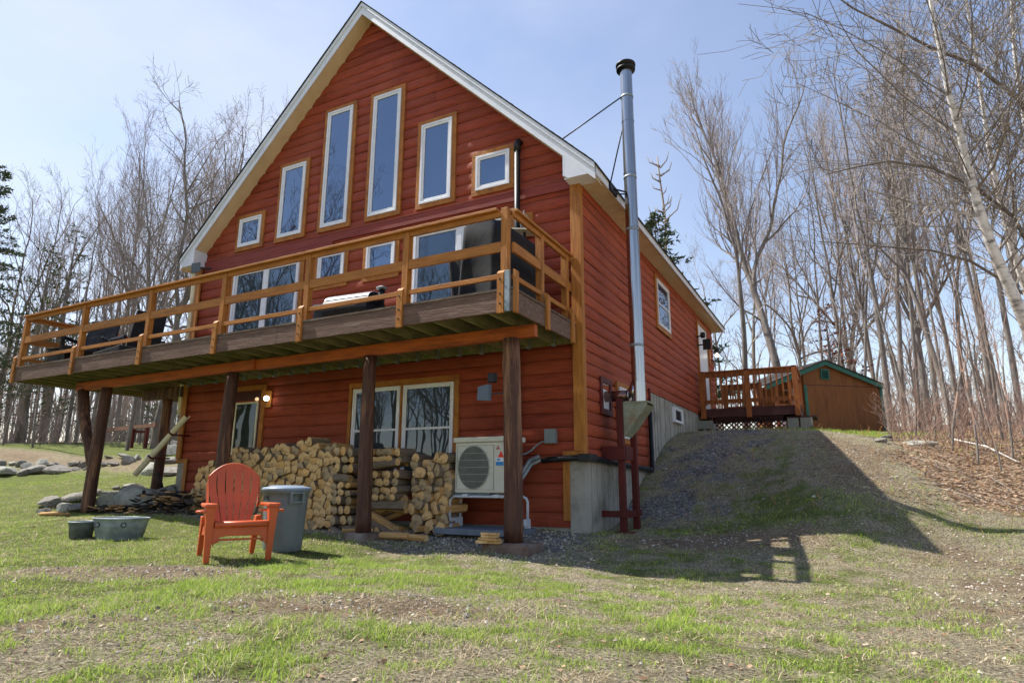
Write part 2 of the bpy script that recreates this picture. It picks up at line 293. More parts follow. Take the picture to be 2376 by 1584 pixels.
# ------------------------------------------------------------------ terrain height: thin-plate spline through surveyed points
TP = np.array([
 (3.2,-8.3,-.16),(1.9,-5.8,-.16),(0,-4.5,-.13),(-2.2,-4.1,-.10),(-2.7,-3.3,-.09),(-2.8,-2.7,-.11),(-.5,-1.5,-.12),(-1.6,-1.64,-.17),(1.2,-1.64,-.22),(2.6,-1.64,-.22),(3.9,-3.5,-.22),
 (0,0,0),(0,.9,.0),(-.9,-.1,.05),(-1.73,-.1,.04),(-2.7,-1.3,-.06),(-4.3,-.9,-.03),(-6.5,-.9,.16),(-8.6,0,.31),(-9.2,-1.35,.12),(-9.3,0,.48),(-5.4,-3.3,-.06),(-5.7,-3.5,-.07),(-7.3,-3.0,.06),
 (0,1.35,.08),(0,2.36,.55),(0,3.47,.98),(0,4.61,1.47),(0,5.3,1.66),(0,7.56,1.83),(3.8,.7,.12),(3.63,.95,.30),(3.42,1.6,.58),(3.11,3.5,1.15),(2.93,4.5,1.41),(2.74,5.83,1.68),(4.5,1.45,.14),(5.0,1.5,.12),
 (1.5,1.4,.12),(1.5,2.6,.6),(1.5,4.6,1.4),(2.5,8,1.87),(1.25,8,1.87),(.3,8,1.88),(5.4,3.4,.35),(6.4,6.5,1.0),(4.7,9.6,1.75),(3,-.3,-.08),(1.5,-.2,-.06),(1.5,.6,.0),(5.5,-1.5,-.15),(7,-4,-.15),(8,1,.2),
 (2.5,14,2.25),(4.6,15,2.25),(2,11,2.08),(12,5,1.0),(12,10,1.9),(20,20,3.2),(20,-8,.3),(9,8,1.5),
 (-4,12,2.2),(-10,13,2.1),(-9,8,1.6),(-3,2,.2),(-6,2,.4),(-3,6,1.0),(-16.6,1,.76),(-13.7,2.5,.92),(-19.5,.4,.9),(-17.6,6,1.81),(-22.4,3.5,1.80),(-14.6,6.4,1.66),(-20,9,2.1),(-30,5,2.2),(-30,14,2.6),
 (-12,-1.5,.28),(-12,-6,-.02),(-20,-5,.35),(-20,-12,.1),(-8,-6,-.1),(-4,-7,-.15),(-11,.6,.5),(-12.5,0,.5),(2,-14,-.2),(10,-14,0),(-10,-14,-.1),(-30,-4,.9),(30,5,2.5)], float)
def _phi(r): return r * r * np.log(r + 1e-9)
_P = TP[:, :2]; _n = len(TP)
_K = _phi(np.linalg.norm(_P[:, None] - _P[None], axis=2)) + np.eye(_n) * .01
_A = np.zeros((_n + 3, _n + 3)); _A[:_n, :_n] = _K; _A[:_n, _n] = 1; _A[:_n, _n+1:] = _P; _A[_n, :_n] = 1; _A[_n+1:, :_n] = _P.T
_W = np.linalg.solve(_A, np.concatenate([TP[:, 2], [0, 0, 0]]))
def vnoise(x, y, s, seed=0):
    """smooth value noise, -1..1"""
    x = np.asarray(x, float) / s + seed * 17.3; y = np.asarray(y, float) / s + seed * 9.1
    xi = np.floor(x); yi = np.floor(y); fx = x - xi; fy = y - yi; fx = fx*fx*(3-2*fx); fy = fy*fy*(3-2*fy)
    def h(a, b):
        v = np.sin(a * 127.1 + b * 311.7 + seed * 74.7) * 43758.5453; return v - np.floor(v)
    return 2 * ((h(xi, yi) * (1-fx) + h(xi+1, yi) * fx) * (1-fy) + (h(xi, yi+1) * (1-fx) + h(xi+1, yi+1) * fx) * fy) - 1
def fbm(x, y, s, seed=0, o=4):
    v = 0; a = 1; t = 0
    for i in range(o): v = v + a * vnoise(x, y, s / 2**i, seed + i); t += a; a *= .55
    return v / t
def height(x, y, rough=True):
    x = np.asarray(x, float); y = np.asarray(y, float); sh = x.shape; X = x.ravel(); Y = y.ravel(); Z = np.empty(len(X))
    for i in range(0, len(X), 20000):
        xx = X[i:i+20000]; yy = Y[i:i+20000]
        r = np.sqrt((xx[:, None] - _P[:, 0])**2 + (yy[:, None] - _P[:, 1])**2)
        Z[i:i+20000] = _phi(r) @ _W[:_n] + _W[_n] + xx * _W[_n+1] + yy * _W[_n+2]
    d = np.sqrt((X + 2)**2 + (Y - 2)**2); far = 1.5 + 1.2 * np.clip(Y / 60, -1, 1)
    k = np.clip((d - 26) / 16, 0, 1); k = k*k*(3-2*k)
    Z = np.where(k > .999, far, Z * (1-k) + far * k)
    if rough: Z = Z + .03 * fbm(X, Y, 1.1, 3) + (.014 + .05 * np.clip(Z, 0, .8)) * fbm(X, Y, .3, 5, 4)
    return Z.reshape(sh)
def hz(x, y): return float(height(np.array([x]), np.array([y]))[0])
def G(px, py, tmax=60):
    """point of the ground seen at a photo pixel"""
    r = ray(px, py); t = np.arange(1.5, tmax, .02); p = CAM[None] + r[None] * t[:, None]
    h = height(p[:, 0], p[:, 1]); i = np.argmax(p[:, 2] < h); return Vector((p[i, 0], p[i, 1], h[i]))
def sat(v): return np.clip(v, 0, 1)
def ell(x, y, cx, cy, rx, ry, a=0):
    c, s = math.cos(a), math.sin(a); dx = x - cx; dy = y - cy; u = (dx*c + dy*s) / rx; v = (-dx*s + dy*c) / ry
    return sat(1.6 - 1.3 * np.sqrt(u*u + v*v))
def masks(x, y):
    n1 = fbm(x, y, .9, 11); n2 = fbm(x, y, .3, 21, 3); n3 = fbm(x, y, 2.2, 31); n4 = fbm(x, y, .13, 41, 2)
    # leaf litter bank at the right, gravel by the wall and under the deck, bare soil
    leaf = sat((x - 3.95 + .35 * n1 + .3 * n2) * 1.8) * sat((y - 1.75 - .55 * (x - 4.3) * (x < 6) + .4 * n1 + .3 * n2) * 1.6) * sat((9.5 - y + (x - 4) * 2) * .8)
    leaf = np.maximum(leaf, sat((y - 12.5) * .5)); leaf = np.maximum(leaf, sat((x - 8) * .5) * sat((y + 1) * .5))
    leaf = np.maximum(leaf, sat((-x - 24) * .4) * .8)
    grav = sat((.66 + .6 * n1 + .9 * n2 - .75 * np.abs(x - .75 - .10 * (y - 2.5)) ) * 1.5) * sat((y - 1.0) * 1.6) * sat((7.2 - y) * .8) * (x > -.3)
    grav = np.maximum(grav, sat((.8 - np.abs(y + .75) + .3 * n1) * 2) * sat((x + 9) * 1.5) * sat((.5 - x) * 1.5))
    grav = np.maximum(grav, sat(.75 - np.abs(y + 1.45 + .3 * n1) * 1.6 + .5 * n2) * sat((x + 3.2) * 1.5) * sat((.9 - x) * 1) * .9)
    dirt = sat((.62 - np.abs(y + .05 - .10 * x) + .35 * n1 + .2 * n2) * 2) * sat((x - .1) * 1.5) * sat((3.4 - x) * .9)
    dirt = np.maximum(dirt, ell(x, y, *P1[:2], 1.15, .50, .5) * sat(.95 + n2 + .5 * n4)); dirt = np.maximum(dirt, ell(x, y, *P2[:2], 1.2, .48, .4) * sat(.95 + n2 + .5 * n4))
    dirt = np.maximum(dirt, ell(x, y, *P3[:2], .7, .4, .2) * sat(.6 + n1 + n2))
    dirt = np.maximum(dirt, sat((x - 3.3 + .5 * n1) * .9) * sat((1.6 - y) * .8) * sat(.42 + .9 * n1 + .6 * n2 + .3 * n4) * sat((y + 9) * .6))
    dirt = np.maximum(dirt, sat(1.25 - np.hypot((x - 3.5) / 1.0, (y - 4.6) / 3.6)) * 1.3 * sat(.7 + n1 + .3 * n2))
    dirt = np.maximum(dirt, sat(1.3 - np.abs(y - 3.2 - .12 * (x + 14)) / 1.3) * sat((-x - 10.5) * .8) * .75 * sat(.8 + n1))
    dirt = sat(dirt)
    bias = .49 + sat((-x - 1.6 + .3 * n1) * .6) * .60 - sat((x - 3.0) * .8) * .22 * sat((1.5 - y) * .6)
    bias = bias + .30 * sat(1.2 - np.hypot((x - 2.7) / 1.2, (y - 1.2) / 1.3)) - .16 * sat((y - .9) * .6) * sat((x + .2) * 2) * sat((7.4 - y) * .7) * sat((4.4 - x) * .8)
    bias = bias + .35 * sat((y - 7.2) * .8) * sat((8 - x) * .5)
    green = sat(bias + .5 * n1 + .2 * n3 + .5 * n2 + .6 * n4) * (1 - sat(dirt * 1.15)) * (1 - sat(grav * 1.1)) * (1 - .92 * leaf)
    return green, dirt * (1 - .8 * grav), grav, leaf
P1 = (.5, -4.6); P2 = (-3.0, -4.6); P3 = (-1.6, -5.6)
P1 = tuple(G(800 * 1.0102, 1393 * 1.0102)); P2 = tuple(G(300 * 1.0102, 1312 * 1.0102)); P3 = tuple(G(230 * 1.0102, 1450 * 1.0102))

def axis(lo, hi, fine_lo, fine_hi, step, g=1.12):
    a = list(np.arange(fine_lo, fine_hi, step)); s = step; v = a[-1]
    while v < hi: s = min(s * g, 12); v += s; a.append(v)
    s = step; v = fine_lo; b = []
    while v > lo: s = min(s * g, 12); v -= s; b.append(v)
    return np.array(b[::-1] + a)
gx = axis(-260, 260, -10, 7, .075); gy = axis(-220, 320, -7.6, 4, .075)
GX, GY = np.meshgrid(gx, gy); GZ = height(GX, GY)
nx, ny = len(gx), len(gy)
idx = np.arange(nx * ny).reshape(ny, nx)
Fq = np.stack([idx[:-1, :-1].ravel(), idx[:-1, 1:].ravel(), idx[1:, 1:].ravel(), idx[1:, :-1].ravel()], 1)
# the house's own footprint keeps the ground low inside the walls
ins = (GX > -8.4) & (GX < -.06) & (GY > .12) & (GY < 10.6); GZ = np.where(ins, np.minimum(GZ, .0), GZ)
gmask = masks(GX.ravel(), GY.ravel())
def ground_mat():
    m = bpy.data.materials.new('lawn_ground'); m.use_nodes = True; t = m.node_tree; b = t.nodes['Principled BSDF']; Lk = t.links.new
    tc = t.nodes.new('ShaderNodeTexCoord'); at = t.nodes.new('ShaderNodeVertexColor'); at.layer_name = 'cover'
    sp = t.nodes.new('ShaderNodeSeparateColor'); Lk(at.outputs['Color'], sp.inputs[0])
    def noise(sc_, d=6, r=.65):
        n = t.nodes.new('ShaderNodeTexNoise'); n.inputs['Scale'].default_value = sc_; n.inputs['Detail'].default_value = d; n.inputs['Roughness'].default_value = r; Lk(tc.outputs['Object'], n.inputs['Vector']); return n.outputs['Fac']
    def mix(f, a, c, fm=None, to=None):
        x = t.nodes.new('ShaderNodeMix'); x.data_type = 'RGBA'
        if fm is not None:
            r = t.nodes.new('ShaderNodeMapRange'); r.inputs['From Min'].default_value = fm; r.inputs['From Max'].default_value = to; Lk(f, r.inputs['Value']); f = r.outputs['Result']
        if isinstance(f, float): x.inputs[0].default_value = f
        else: Lk(f, x.inputs[0])
        for s_, i in ((a, 6), (c, 7)):
            if isinstance(s_, tuple): x.inputs[i].default_value = (*s_, 1)
            else: Lk(s_, x.inputs[i])
        return x.outputs[2]
    nf = noise(46, 6, .85); nm = noise(9); nl = noise(1.3)
    dead = mix(nf, lin('#4c4434'), lin('#d4c8aa'), .40, .60); dead = mix(nm, dead, lin('#7c7058'), .52, .7)
    soil = mix(nf, lin('#54463a'), lin('#bca88a'), .38, .62); soil = mix(nm, soil, lin('#5e4e3c'), .5, .75)
    grn = mix(nf, lin('#363f1e'), lin('#9aa45c'), .38, .66)
    vo = t.nodes.new('ShaderNodeTexVoronoi'); vo.inputs['Scale'].default_value = 42; Lk(tc.outputs['Object'], vo.inputs['Vector'])
    hs = t.nodes.new('ShaderNodeSeparateColor'); Lk(vo.outputs['Color'], hs.inputs[0])
    grv = mix(hs.outputs[0], lin('#5c5c5e'), lin('#a4a4a2')); grv = mix(nm, grv, lin('#565046'), .5, .75)
    lf = t.nodes.new('ShaderNodeTexVoronoi'); lf.inputs['Scale'].default_value = 22; Lk(tc.outputs['Object'], lf.inputs['Vector'])
    ls = t.nodes.new('ShaderNodeSeparateColor'); Lk(lf.outputs['Color'], ls.inputs[0])
    lef = mix(ls.outputs[1], lin('#826c5a'), lin('#c4aa90')); lef = mix(nm, lef, lin('#6e5a48'), .5, .75)
    c = mix(sp.outputs[0], dead, grn, .3, .8); c = mix(sp.outputs[1], c, soil, .2, .75); c = mix(sp.outputs[2], c, grv, .25, .7)
    al = t.nodes.new('ShaderNodeMath'); al.operation = 'ADD'; al.inputs[1].default_value = 0; Lk(at.outputs['Alpha'], al.inputs[0]); c = mix(al.outputs[0], c, lef, .2, .7)
    c = mix(nl, c, mix(.25, c, (.02, .015, .01)), .55, .75)
    Lk(c, b.inputs['Base Color']); b.inputs['Roughness'].default_value = .95; b.inputs['Specular IOR Level'].default_value = .12
    bp = t.nodes.new('ShaderNodeBump'); bp.inputs['Strength'].default_value = 1.0; bp.inputs['Distance'].default_value = .05; Lk(nf, bp.inputs['Height'])
    bp2 = t.nodes.new('ShaderNodeBump'); bp2.inputs['Strength'].default_value = .5; bp2.inputs['Distance'].default_value = .02; Lk(vo.outputs['Distance'], bp2.inputs['Height']); Lk(bp.outputs['Normal'], bp2.inputs['Normal'])
    Lk(bp2.outputs['Normal'], b.inputs['Normal']); return m
m_ground = ground_mat()
me = npmesh('ground', np.stack([GX.ravel(), GY.ravel(), GZ.ravel()], 1), Fq, m_ground, sm=True)
ca = me.color_attributes.new('cover', 'FLOAT_COLOR', 'POINT')
ca.data.foreach_set('color', np.stack([gmask[0], gmask[1], gmask[2], gmask[3]], 1).astype(np.float32).ravel())
g_ = link('ground', me); tag(g_, 'sloping yard ground of patchy lawn, bare soil, gravel and leaf litter', 'ground', kind='structure')

# ------------------------------------------------------------------ house
CX, WH, LH = -4.3, 8.65, 10.78        # gable centre, width, length
XL = -WH
house = thing('log_house', 'red log sided gabled house with raised deck, tall gable windows and metal chimney', 'house')
def wood_edge(n): return n
def log_rows(h, z0, z1, zb=None, depth=.027, chink=.12):
    """z levels and outward offset of the log profile between z0 and z1; zb = seam origin"""
    zb = z0 if zb is None else zb; out = []; k = math.floor((z0 - zb) / h + 1e-6)
    while zb + k * h < z1 - 1e-4:
        a = max(z0, zb + k * h); b_ = min(z1, zb + (k + 1) * h); row = []
        for i in range(9):
            t = i / 8; z = zb + (k + t) * h
            if z < a - 1e-6 or z > b_ + 1e-6: continue
            s = max(0, 1 - abs(2 * t - 1) ** 2.6); off = depth * (s ** .62) if s > 0 else 0
            row.append((z, off * (1 if 0 < t < 1 else 0)))
        if row and row[0][0] > a + 1e-4: row.insert(0, (a, row[0][1]))
        if row and row[-1][0] < b_ - 1e-4: row.append((b_, row[-1][1]))
        if len(row) > 1: out.append((k, row))
        k += 1
    return out
def siding(name, plane, h, z0, z1, lim, zb, mat_, parent, ncol=60, seed=0):
    """plane 'front' (faces -y, runs along x) or 'side' (faces +x, runs along y)"""
    V = []; F = []; rnd = np.random.RandomState(seed)
    for k, row in log_rows(h, z0, z1, zb):
        base = len(V); amp = rnd.uniform(-.004, .004); ph = rnd.uniform(0, 9)
        for z, off in row:
            a, b_ = lim(z)
            for c in range(ncol + 1):
                u = a + (b_ - a) * c / ncol; zz = z + .0035 * math.sin(u * 1.7 + ph) + .0025 * math.sin(u * 4.1 + k)
                o = off + (amp + .003 * math.sin(u * 2.3 + ph * 2)) * (off > .005)
                V.append((u, -o, zz) if plane == 'front' else (o, u, zz))
        n = ncol + 1
        for r in range(len(row) - 1):
            for c in range(ncol):
                q = (base + r*n + c, base + r*n + c + 1, base + (r+1)*n + c + 1, base + (r+1)*n + c); F.append(q)
    me = npmesh(name, np.array(V), np.array(F), mat_, sm=True); return link(name, me, parent)
AP = 9.63                      # wall apex
def rl(z):                     # gable limits of the front wall at height z
    if z < 5.40: return (XL, 0.0)
    k = (AP - z) / (AP - 5.40) ; return (CX + (XL - CX) * k, CX + (0 - CX) * k)
siding('front_wall', 'front', HF, .08, AP - .02, rl, .075, m_front, house, 90, 1)
siding('side_wall', 'side', HS, 2.375, 5.16, lambda z: (0, LH), .97 , m_side, house, 90, 2)
siding('side_wall', 'side', HS, .975, 2.37, lambda z: (0, 3.34), .97, m_side, house, 40, 3)
# plain backing so that the house is a solid volume
mb = MB(); mb.box(XL, -.02, LH - .2, LH, 0, 5.2); mb.box(XL, XL + .1, .02, LH, 0, 5.2)
mb.prism([(XL, 5.2), (-.02, 5.2), (CX, AP)], 'y', LH - .15, LH); mb.build('rear_wall', m_redflat, house)
mb = MB(); mb.box(-.21, -.001, -.042, .3, -.4, 1.03); mb.box(-.001, .010, -.042, LH, -.4, .972)
mb.box(-.03, .006, 3.4, LH, .9, 2.372); mb.box(XL + .01, -8.44, -.042, .3, -.2, 1.03); mb.box(-8.44, -.21, .004, .3, -.3, .09)
mb.build('foundation_wall', m_concrete, house)
# board-form lines on the concrete
mb = MB()
rr = random.Random(4); y = .2
while y < 7.6:
    z0, z1 = (-.1, .965) if y < 3.4 else (1.0, 2.36); mb.box(.004, .013, y, y + .012, z0, z1); y += rr.uniform(.18, .42)
mb.build('form_line', mat('concrete_fins', lin('#8a867c'), lin('#6c6860'), 6, .9, .2), house)
# trim boards
mb = MB(); mb.box(-.125, -.0, -.085, -.048, 1.11, 5.12); mb.box(-.0, .038, -.085, .03, 1.03, 5.12); mb.box(-.31, .0, -.062, -.04, 1.03, 1.11); mb.box(-.31, -.21, -.06, -.036, .17, 1.03)
mb.build('corner_board', m_ochre_v, house, bevel=.004)
mb = MB(); mb.box(XL - .03, XL + .1, -.085, -.045, 1.11, 5.12); mb.box(XL - .03, XL - .005, -.045, .1, 1.11, 5.12); mb.box(XL - .02, -8.34, -.062, -.03, 1.03, 1.11); mb.box(-8.44, -8.34, -.06, -.036, .25, 1.03)
mb.build('corner_board', m_ochre_v, house, bevel=.004)
mb = MB(); mb.box(.02, .06, 3.32, 3.38, .975, 2.42); mb.build('siding_end_trim', m_redpost, house)
mb = MB(); mb.box(-8.5, -.13, -.056, -.03, 5.06, 5.22); mb.box(-8.5, -4.9, -.058, -.057+.02, 4.98, 5.055); mb.build('belt_board', m_redflat, house)
mb = MB(); mb.box(-8.5, -.13, -.066, -.03, 5.222, 5.228); mb.build('drip_flashing', mat('red_drip_flashing', lin('#a06a58'), lin('#8a4c3e'), 8, .4, .05), house)
# roof: slab, rake fascia, soffits, returns
OH = .32; XE0, XE1 = -8.93, .37; ZE = 5.25; ZA = 9.80; YB = LH + .28
def sl(x):  # roof top height over x
    return ZE + (ZA - ZE) * (1 - abs(x - CX) / ((XE1 - XE0) / 2))
th = .018
mb = MB()
for x0, x1 in ((XE0 - .03, CX), (CX, XE1 + .03)):
    z0, z1 = sl(x0), sl(x1); mb.add([(x0, -OH - .03, z0), (x1, -OH - .03, z1), (x1, YB, z1), (x0, YB, z0), (x0, -OH - .03, z0 + th), (x1, -OH - .03, z1 + th), (x1, YB, z1 + th), (x0, YB, z0 + th)],
        [(0, 3, 2, 1), (4, 5, 6, 7), (0, 1, 5, 4), (1, 2, 6, 5), (2, 3, 7, 6), (3, 0, 4, 7)])
# shingle tabs lifting along the rake
rr = random.Random(8)
for s in (0, 1):
    for i in range(46):
        t = (i + .5) / 46; x = (XE0 + (CX - XE0) * t) if s == 0 else (XE1 + (CX - XE1) * t); z = sl(x) + th
        d = .05 if s == 0 else -.05
        mb.add([(x - d, -OH - .045, z - .05), (x + d, -OH - .045, z + .048), (x + d, -OH + .3, z + .048), (x - d, -OH + .3, z - .05), (x - d, -OH - .045, z - .042 + rr.uniform(0, .008)), (x + d, -OH - .045, z + .056), (x + d, -OH + .3, z + .056), (x - d, -OH + .3, z - .042)],
            [(0, 3, 2, 1), (4, 5, 6, 7), (0, 1, 5, 4), (1, 2, 6, 5), (2, 3, 7, 6), (3, 0, 4, 7)])
mb.build('roof', m_shingle, house)
def rake_board(x0, x1, off, hgt, y0, y1):
    z0, z1 = sl(x0) - off, sl(x1) - off
    return [(x0, y0, z0 - hgt), (x1, y0, z1 - hgt), (x1, y1, z1 - hgt), (x0, y1, z0 - hgt), (x0, y0, z0), (x1, y0, z1), (x1, y1, z1), (x0, y1, z0)]
BF = [(0, 3, 2, 1), (4, 5, 6, 7), (0, 1, 5, 4), (1, 2, 6, 5), (2, 3, 7, 6), (3, 0, 4, 7)]
for x0, x1 in ((XE0, CX), (CX, XE1)):
    mb = MB(); mb.add(rake_board(x0, x1, .0, .25, -OH, -OH + .02), BF); mb.add(rake_board(x0, x1, .0, .085, -OH - .022, -OH - .001), BF)
    mb.build('rake_fascia', m_whitealu, house)
    mb = MB(); mb.add(rake_board(x0, x1, .215, .012, -OH + .021, .0), BF)
    mb.build('rake_soffit', m_soffit, house)
# eave fascia + soffit (ribbed) both sides, boxed returns at the front
for s, xe, xw in ((1, XE1, 0.0), (-1, XE0, XL)):
    mb = MB(); a, b_ = sorted((xe, xe - s * .02)); mb.box(a, b_, -OH + .021, YB, 5.09, 5.245); mb.build('eave_fascia', m_whitealu, house)
    mb = MB(); a, b_ = sorted((xe - s * .021, xw + s * .0)); n = int((YB + OH) / .1)
    for i in range(n): yy = -OH + .03 + i * .1; mb.box(a, b_, yy, yy + .088, 5.122, 5.134); mb.box(a, b_, yy + .088, yy + .1, 5.128, 5.134)
    mb.build('eave_soffit', m_soffit, house)
mb = MB(); mb.prism([(XE1, 5.09), (XE1, 5.20), (-.12, sl(-.12) - .24), (-.12, 5.14), (-.05, 5.09)], 'y', -OH + .001, -OH + .03); mb.box(-.135, -.115, -OH, -.001, 5.14, sl(-.12) - .24); mb.box(-.12, XE1 - .02, -OH + .03, 0, 5.092, 5.115)
mb.build('eave_return', m_whitealu, house)
mb = MB(); mb.prism([(XE0, 5.09), (XE0, 5.20), (-8.52, sl(-8.52) - .24), (-8.52, 5.09)], 'y', -OH + .001, -OH + .03); mb.box(-8.53, -8.51, -OH, -.001, 5.09, sl(-8.52) - .24); mb.box(XE0 + .02, -8.52, -OH + .03, 0, 5.092, 5.115)
mb.build('eave_return', m_whitealu, house)

# windows -----------------------------------------------------------

def pbox(mb, plane, u0, u1, o0, o1, z0, z1, mi=0):
    if plane == 'front': mb.box(u0, u1, -o1, -o0, z0, z1, mi)
    else: mb.box(o0, o1, u0, u1, z0, z1, mi)
def ring(mb, plane, u0, u1, z0, z1, w, o0, o1):
    pbox(mb, plane, u0, u1, o0, o1, z1 - w, z1); pbox(mb, plane, u0, u1, o0, o1, z0, z0 + w)
    pbox(mb, plane, u0, u0 + w, o0, o1, z0 + w, z1 - w); pbox(mb, plane, u1 - w, u1, o0, o1, z0 + w, z1 - w)
def window(plane, u0, u1, z0, z1, fw=.07, tw=.085, gl=None, bars=(), tmat=None, label=None, trim=True, parent=None):
    """u0..z1: outer size of the white frame; wooden trim stands round it"""
    mb = MB()
    if trim:
        pbox(mb, plane, u0 - tw, u1 + tw, .015, .058, z1 + .002, z1 + tw); pbox(mb, plane, u0 - tw, u1 + tw, .015, .058, z0 - tw, z0 - .002)
        pbox(mb, plane, u0 - tw, u0 - .002, .015, .056, z0 - .002, z1 + .002); pbox(mb, plane, u1 + .002, u1 + tw, .015, .056, z0 - .002, z1 + .002)
    else: pbox(mb, plane, u0, u1, .0, .02, z0, z1)
    wd = mb.build('window', tmat or m_ochre, house, bevel=.003)
    if label: wd['label'] = label
    mb = MB(); ring(mb, plane, u0, u1, z0, z1, fw * .55, .02, .075); ring(mb, plane, u0 + fw * .55, u1 - fw * .55, z0 + fw * .55, z1 - fw * .55, fw * .45 + .01, .02, .064)
    for b_ in bars: pbox(mb, plane, u0 + fw, u1 - fw, .02, .062, b_ - .018, b_ + .018)
    mb.build('frame', m_white, wd, bevel=.002)
    mb = MB(); pbox(mb, plane, u0 + fw * .6, u1 - fw * .6, .022, .048, z0 + fw * .6, z1 - fw * .6); mb.build('pane', gl or m_glass, wd)
    return wd
c = -4.3456
for u0, z1, n in ((c - .2561 - .6426, 7.818, 'tallest gable window, left of the peak'), (c + .2561, 7.818, 'tallest gable window, right of the peak'),
                  (c - 1.3963 - .6426, 6.901, None), (c + 1.3963, 6.901, None)):
    window('front', u0, u0 + .6426, 5.379, z1)
window('front', c - 2.5383 - .6345, c - 2.5383, 5.379, 5.997); window('front', c + 2.5383, c + 2.5383 + .6345, 5.379, 5.997)
window('front', -5.225, -4.589, 4.225, 4.841); window('front', -4.063, -3.432, 4.225, 4.841)
for u0, u1 in ((-4.17, -3.18), (-3.11, -2.14)):
    window('front', u0, u1, .78, 2.22, .055, .03, m_glass2, (1.51,), m_ochre)
mb = MB(); mb.box(-4.27, -2.045, -.066, -.02, 2.252, 2.325); mb.box(-4.27, -4.205, -.065, -.02, .7, 2.25); mb.box(-2.108, -2.045, -.065, -.02, .7, 2.25); mb.build('window_casing', m_ochre, house)
window('side', 4.26, 5.27, 3.874, 4.867, .055, .09, m_glass, (4.36,))
window('side', 1.45, 1.98, 1.38, 2.2, .05, .085, m_glass2, (1.78,))
window('side', 5.27, 6.01, 1.95, 2.28, .05, .02, m_glass2, (), m_white, trim=False)
# stove-pipe opening with red surround
mb = MB(); ring(mb, 'side', .60, 1.12, 1.68, 2.25, .09, .0, .055); tb = mb.build('pipe_surround', m_redpost, house, bevel=.003)
mb = MB(); pbox(mb, 'side', .69, 1.03, .0, .028, 1.77, 2.16); mb.build('patch_panel', m_white, tb)
# sliding doors
def slider(u0, u1, z0, z1, label):
    mb = MB(); t = .1; mb.box(u0 - t, u0, -.05, -.01, z0, z1 + .08); mb.box(u1, u1 + t, -.05, -.01, z0, z1 + .08); mb.box(u0, u1, -.05, -.01, z1, z1 + .08)
    d = mb.build('sliding_door', m_ochre, house, bevel=.003); d['label'] = label
    mb = MB(); ring(mb, 'front', u0, u1, z0, z1, .05, -.0, .085); m_ = (u0 + u1) / 2; mb.box(m_ - .045, m_ + .045, -.07, -.02, z0 + .05, z1 - .05)
    ring(mb, 'front', u0 + .05, m_ - .045, z0 + .05, z1 - .05, .035, .02, .055); ring(mb, 'front', m_ + .045, u1 - .05, z0 + .05, z1 - .05, .035, .02, .066)
    mb.build('frame', m_white, d, bevel=.003)
    for a, b_, o in ((u0 + .07, m_ - .06, .035), (m_ + .06, u1 - .07, .045)):
        mb = MB(); mb.box(a, b_, -o, -o + .02, z0 + .07, z1 - .07); mb.build('pane', m_glass3, d)
    return d
slider(-7.51, -5.70, 2.82, 4.84, 'white sliding glass door at the left of the deck')
slider(-3.015, -1.185, 2.84, 4.86, 'white sliding glass door behind the covered grill')
# basement door under the deck
mb = MB(); mb.box(-7.35, -7.25, -.06, -.02, .3, 2.46); mb.box(-6.42, -6.32, -.06, -.02, .3, 2.46); mb.box(-7.25, -6.42, -.06, -.02, 2.37, 2.46); bd = mb.build('entry_door', m_ochre, house)
mb = MB(); mb.box(-7.24, -6.43, -.03, -.005, .3, 2.36); mb.build('door_slab', m_darkred, bd)
mb = MB(); ring(mb, 'front', -7.12, -6.5, .6, 2.15, .035, .03, .05); mb.build('frame', m_cream, bd)
mb = MB(); mb.box(-7.09, -6.53, -.04, -.031, .63, 2.12); mb.build('pane', glass('door_glass', (.02, .028, .022), ior=1.5), bd)
# side entry door
mb = MB(); ring(mb, 'side', 8.4, 9.75, 2.3, 4.96, .09, .02, .06); sdr = mb.build('side_door', m_ochre, house); 
mb = MB(); mb.box(.02, .05, 8.5, 9.66, 2.4, 4.86); mb.box(.05, .056, 8.62, 9.0, 2.6, 3.5); mb.build('door_slab', m_white, sdr, bevel=.003)
# downspout
mb = MB(); mb.tube([(-8.78, -.1, 5.1), (-8.78, -.1, 5.0), (-8.77, -.06, 4.9), (-8.76, -.05, 2.0)], .05, 8); mb.box(-8.83, -8.69, -.01, .02, 3.5, 3.53); mb.build('downspout', m_cream, house)
# ------------------------------------------------------------------ raised deck (tilts down a little to the left, as in the photo)
DT = .0075
deck = thing('raised_deck', 'long golden brown timber deck raised on log posts across the front of the log house', 'deck', (0, 0, 0))
def dz(x): return DT * (x + .2)
def sh(mb):       # follow the sag
    mb.v = [(x, y, z + dz(x)) for x, y, z in mb.v]; return mb
XD0, XD1 = -11.08, -.07
for x0, x1 in ((XD0, -7.6), (-7.596, -3.9), (-3.896, XD1)):
    sh(MB().box(x0, x1, -2.05, -2.012, 2.635, 2.885)).build('rim_board', m_rim, deck, bevel=.003)
sh(MB().box(XD1 - .038, XD1, -2.011, -.05, 2.635, 2.885)).build('rim_board', m_rim, deck, bevel=.003)
sh(MB().box(XD0, XD0 + .038, -2.011, 1.5, 2.635, 2.885)).build('rim_board', m_rim, deck)
sh(MB().box(XD0 + .04, XL - .2, 1.46, 1.5, 2.635, 2.885)).build('rim_board', m_rim, deck)
x = -.42
while x > -11.0:
    y1 = -.045 if x > XL else 1.455
    sh(MB().box(x - .019, x + .019, -2.011, y1, 2.645, 2.868)).build('joist', m_joist, deck); x -= .405
x = -.42
while x > XL:
    sh(MB().box(x - .022, x + .022, -.12, -.036, 2.62, 2.80)).build('joist_hanger', m_galv, deck); x -= .405
sh(MB().box(XL, XD1 - .04, -.075, -.036, 2.64, 2.86)).build('ledger_board', m_joist, deck)
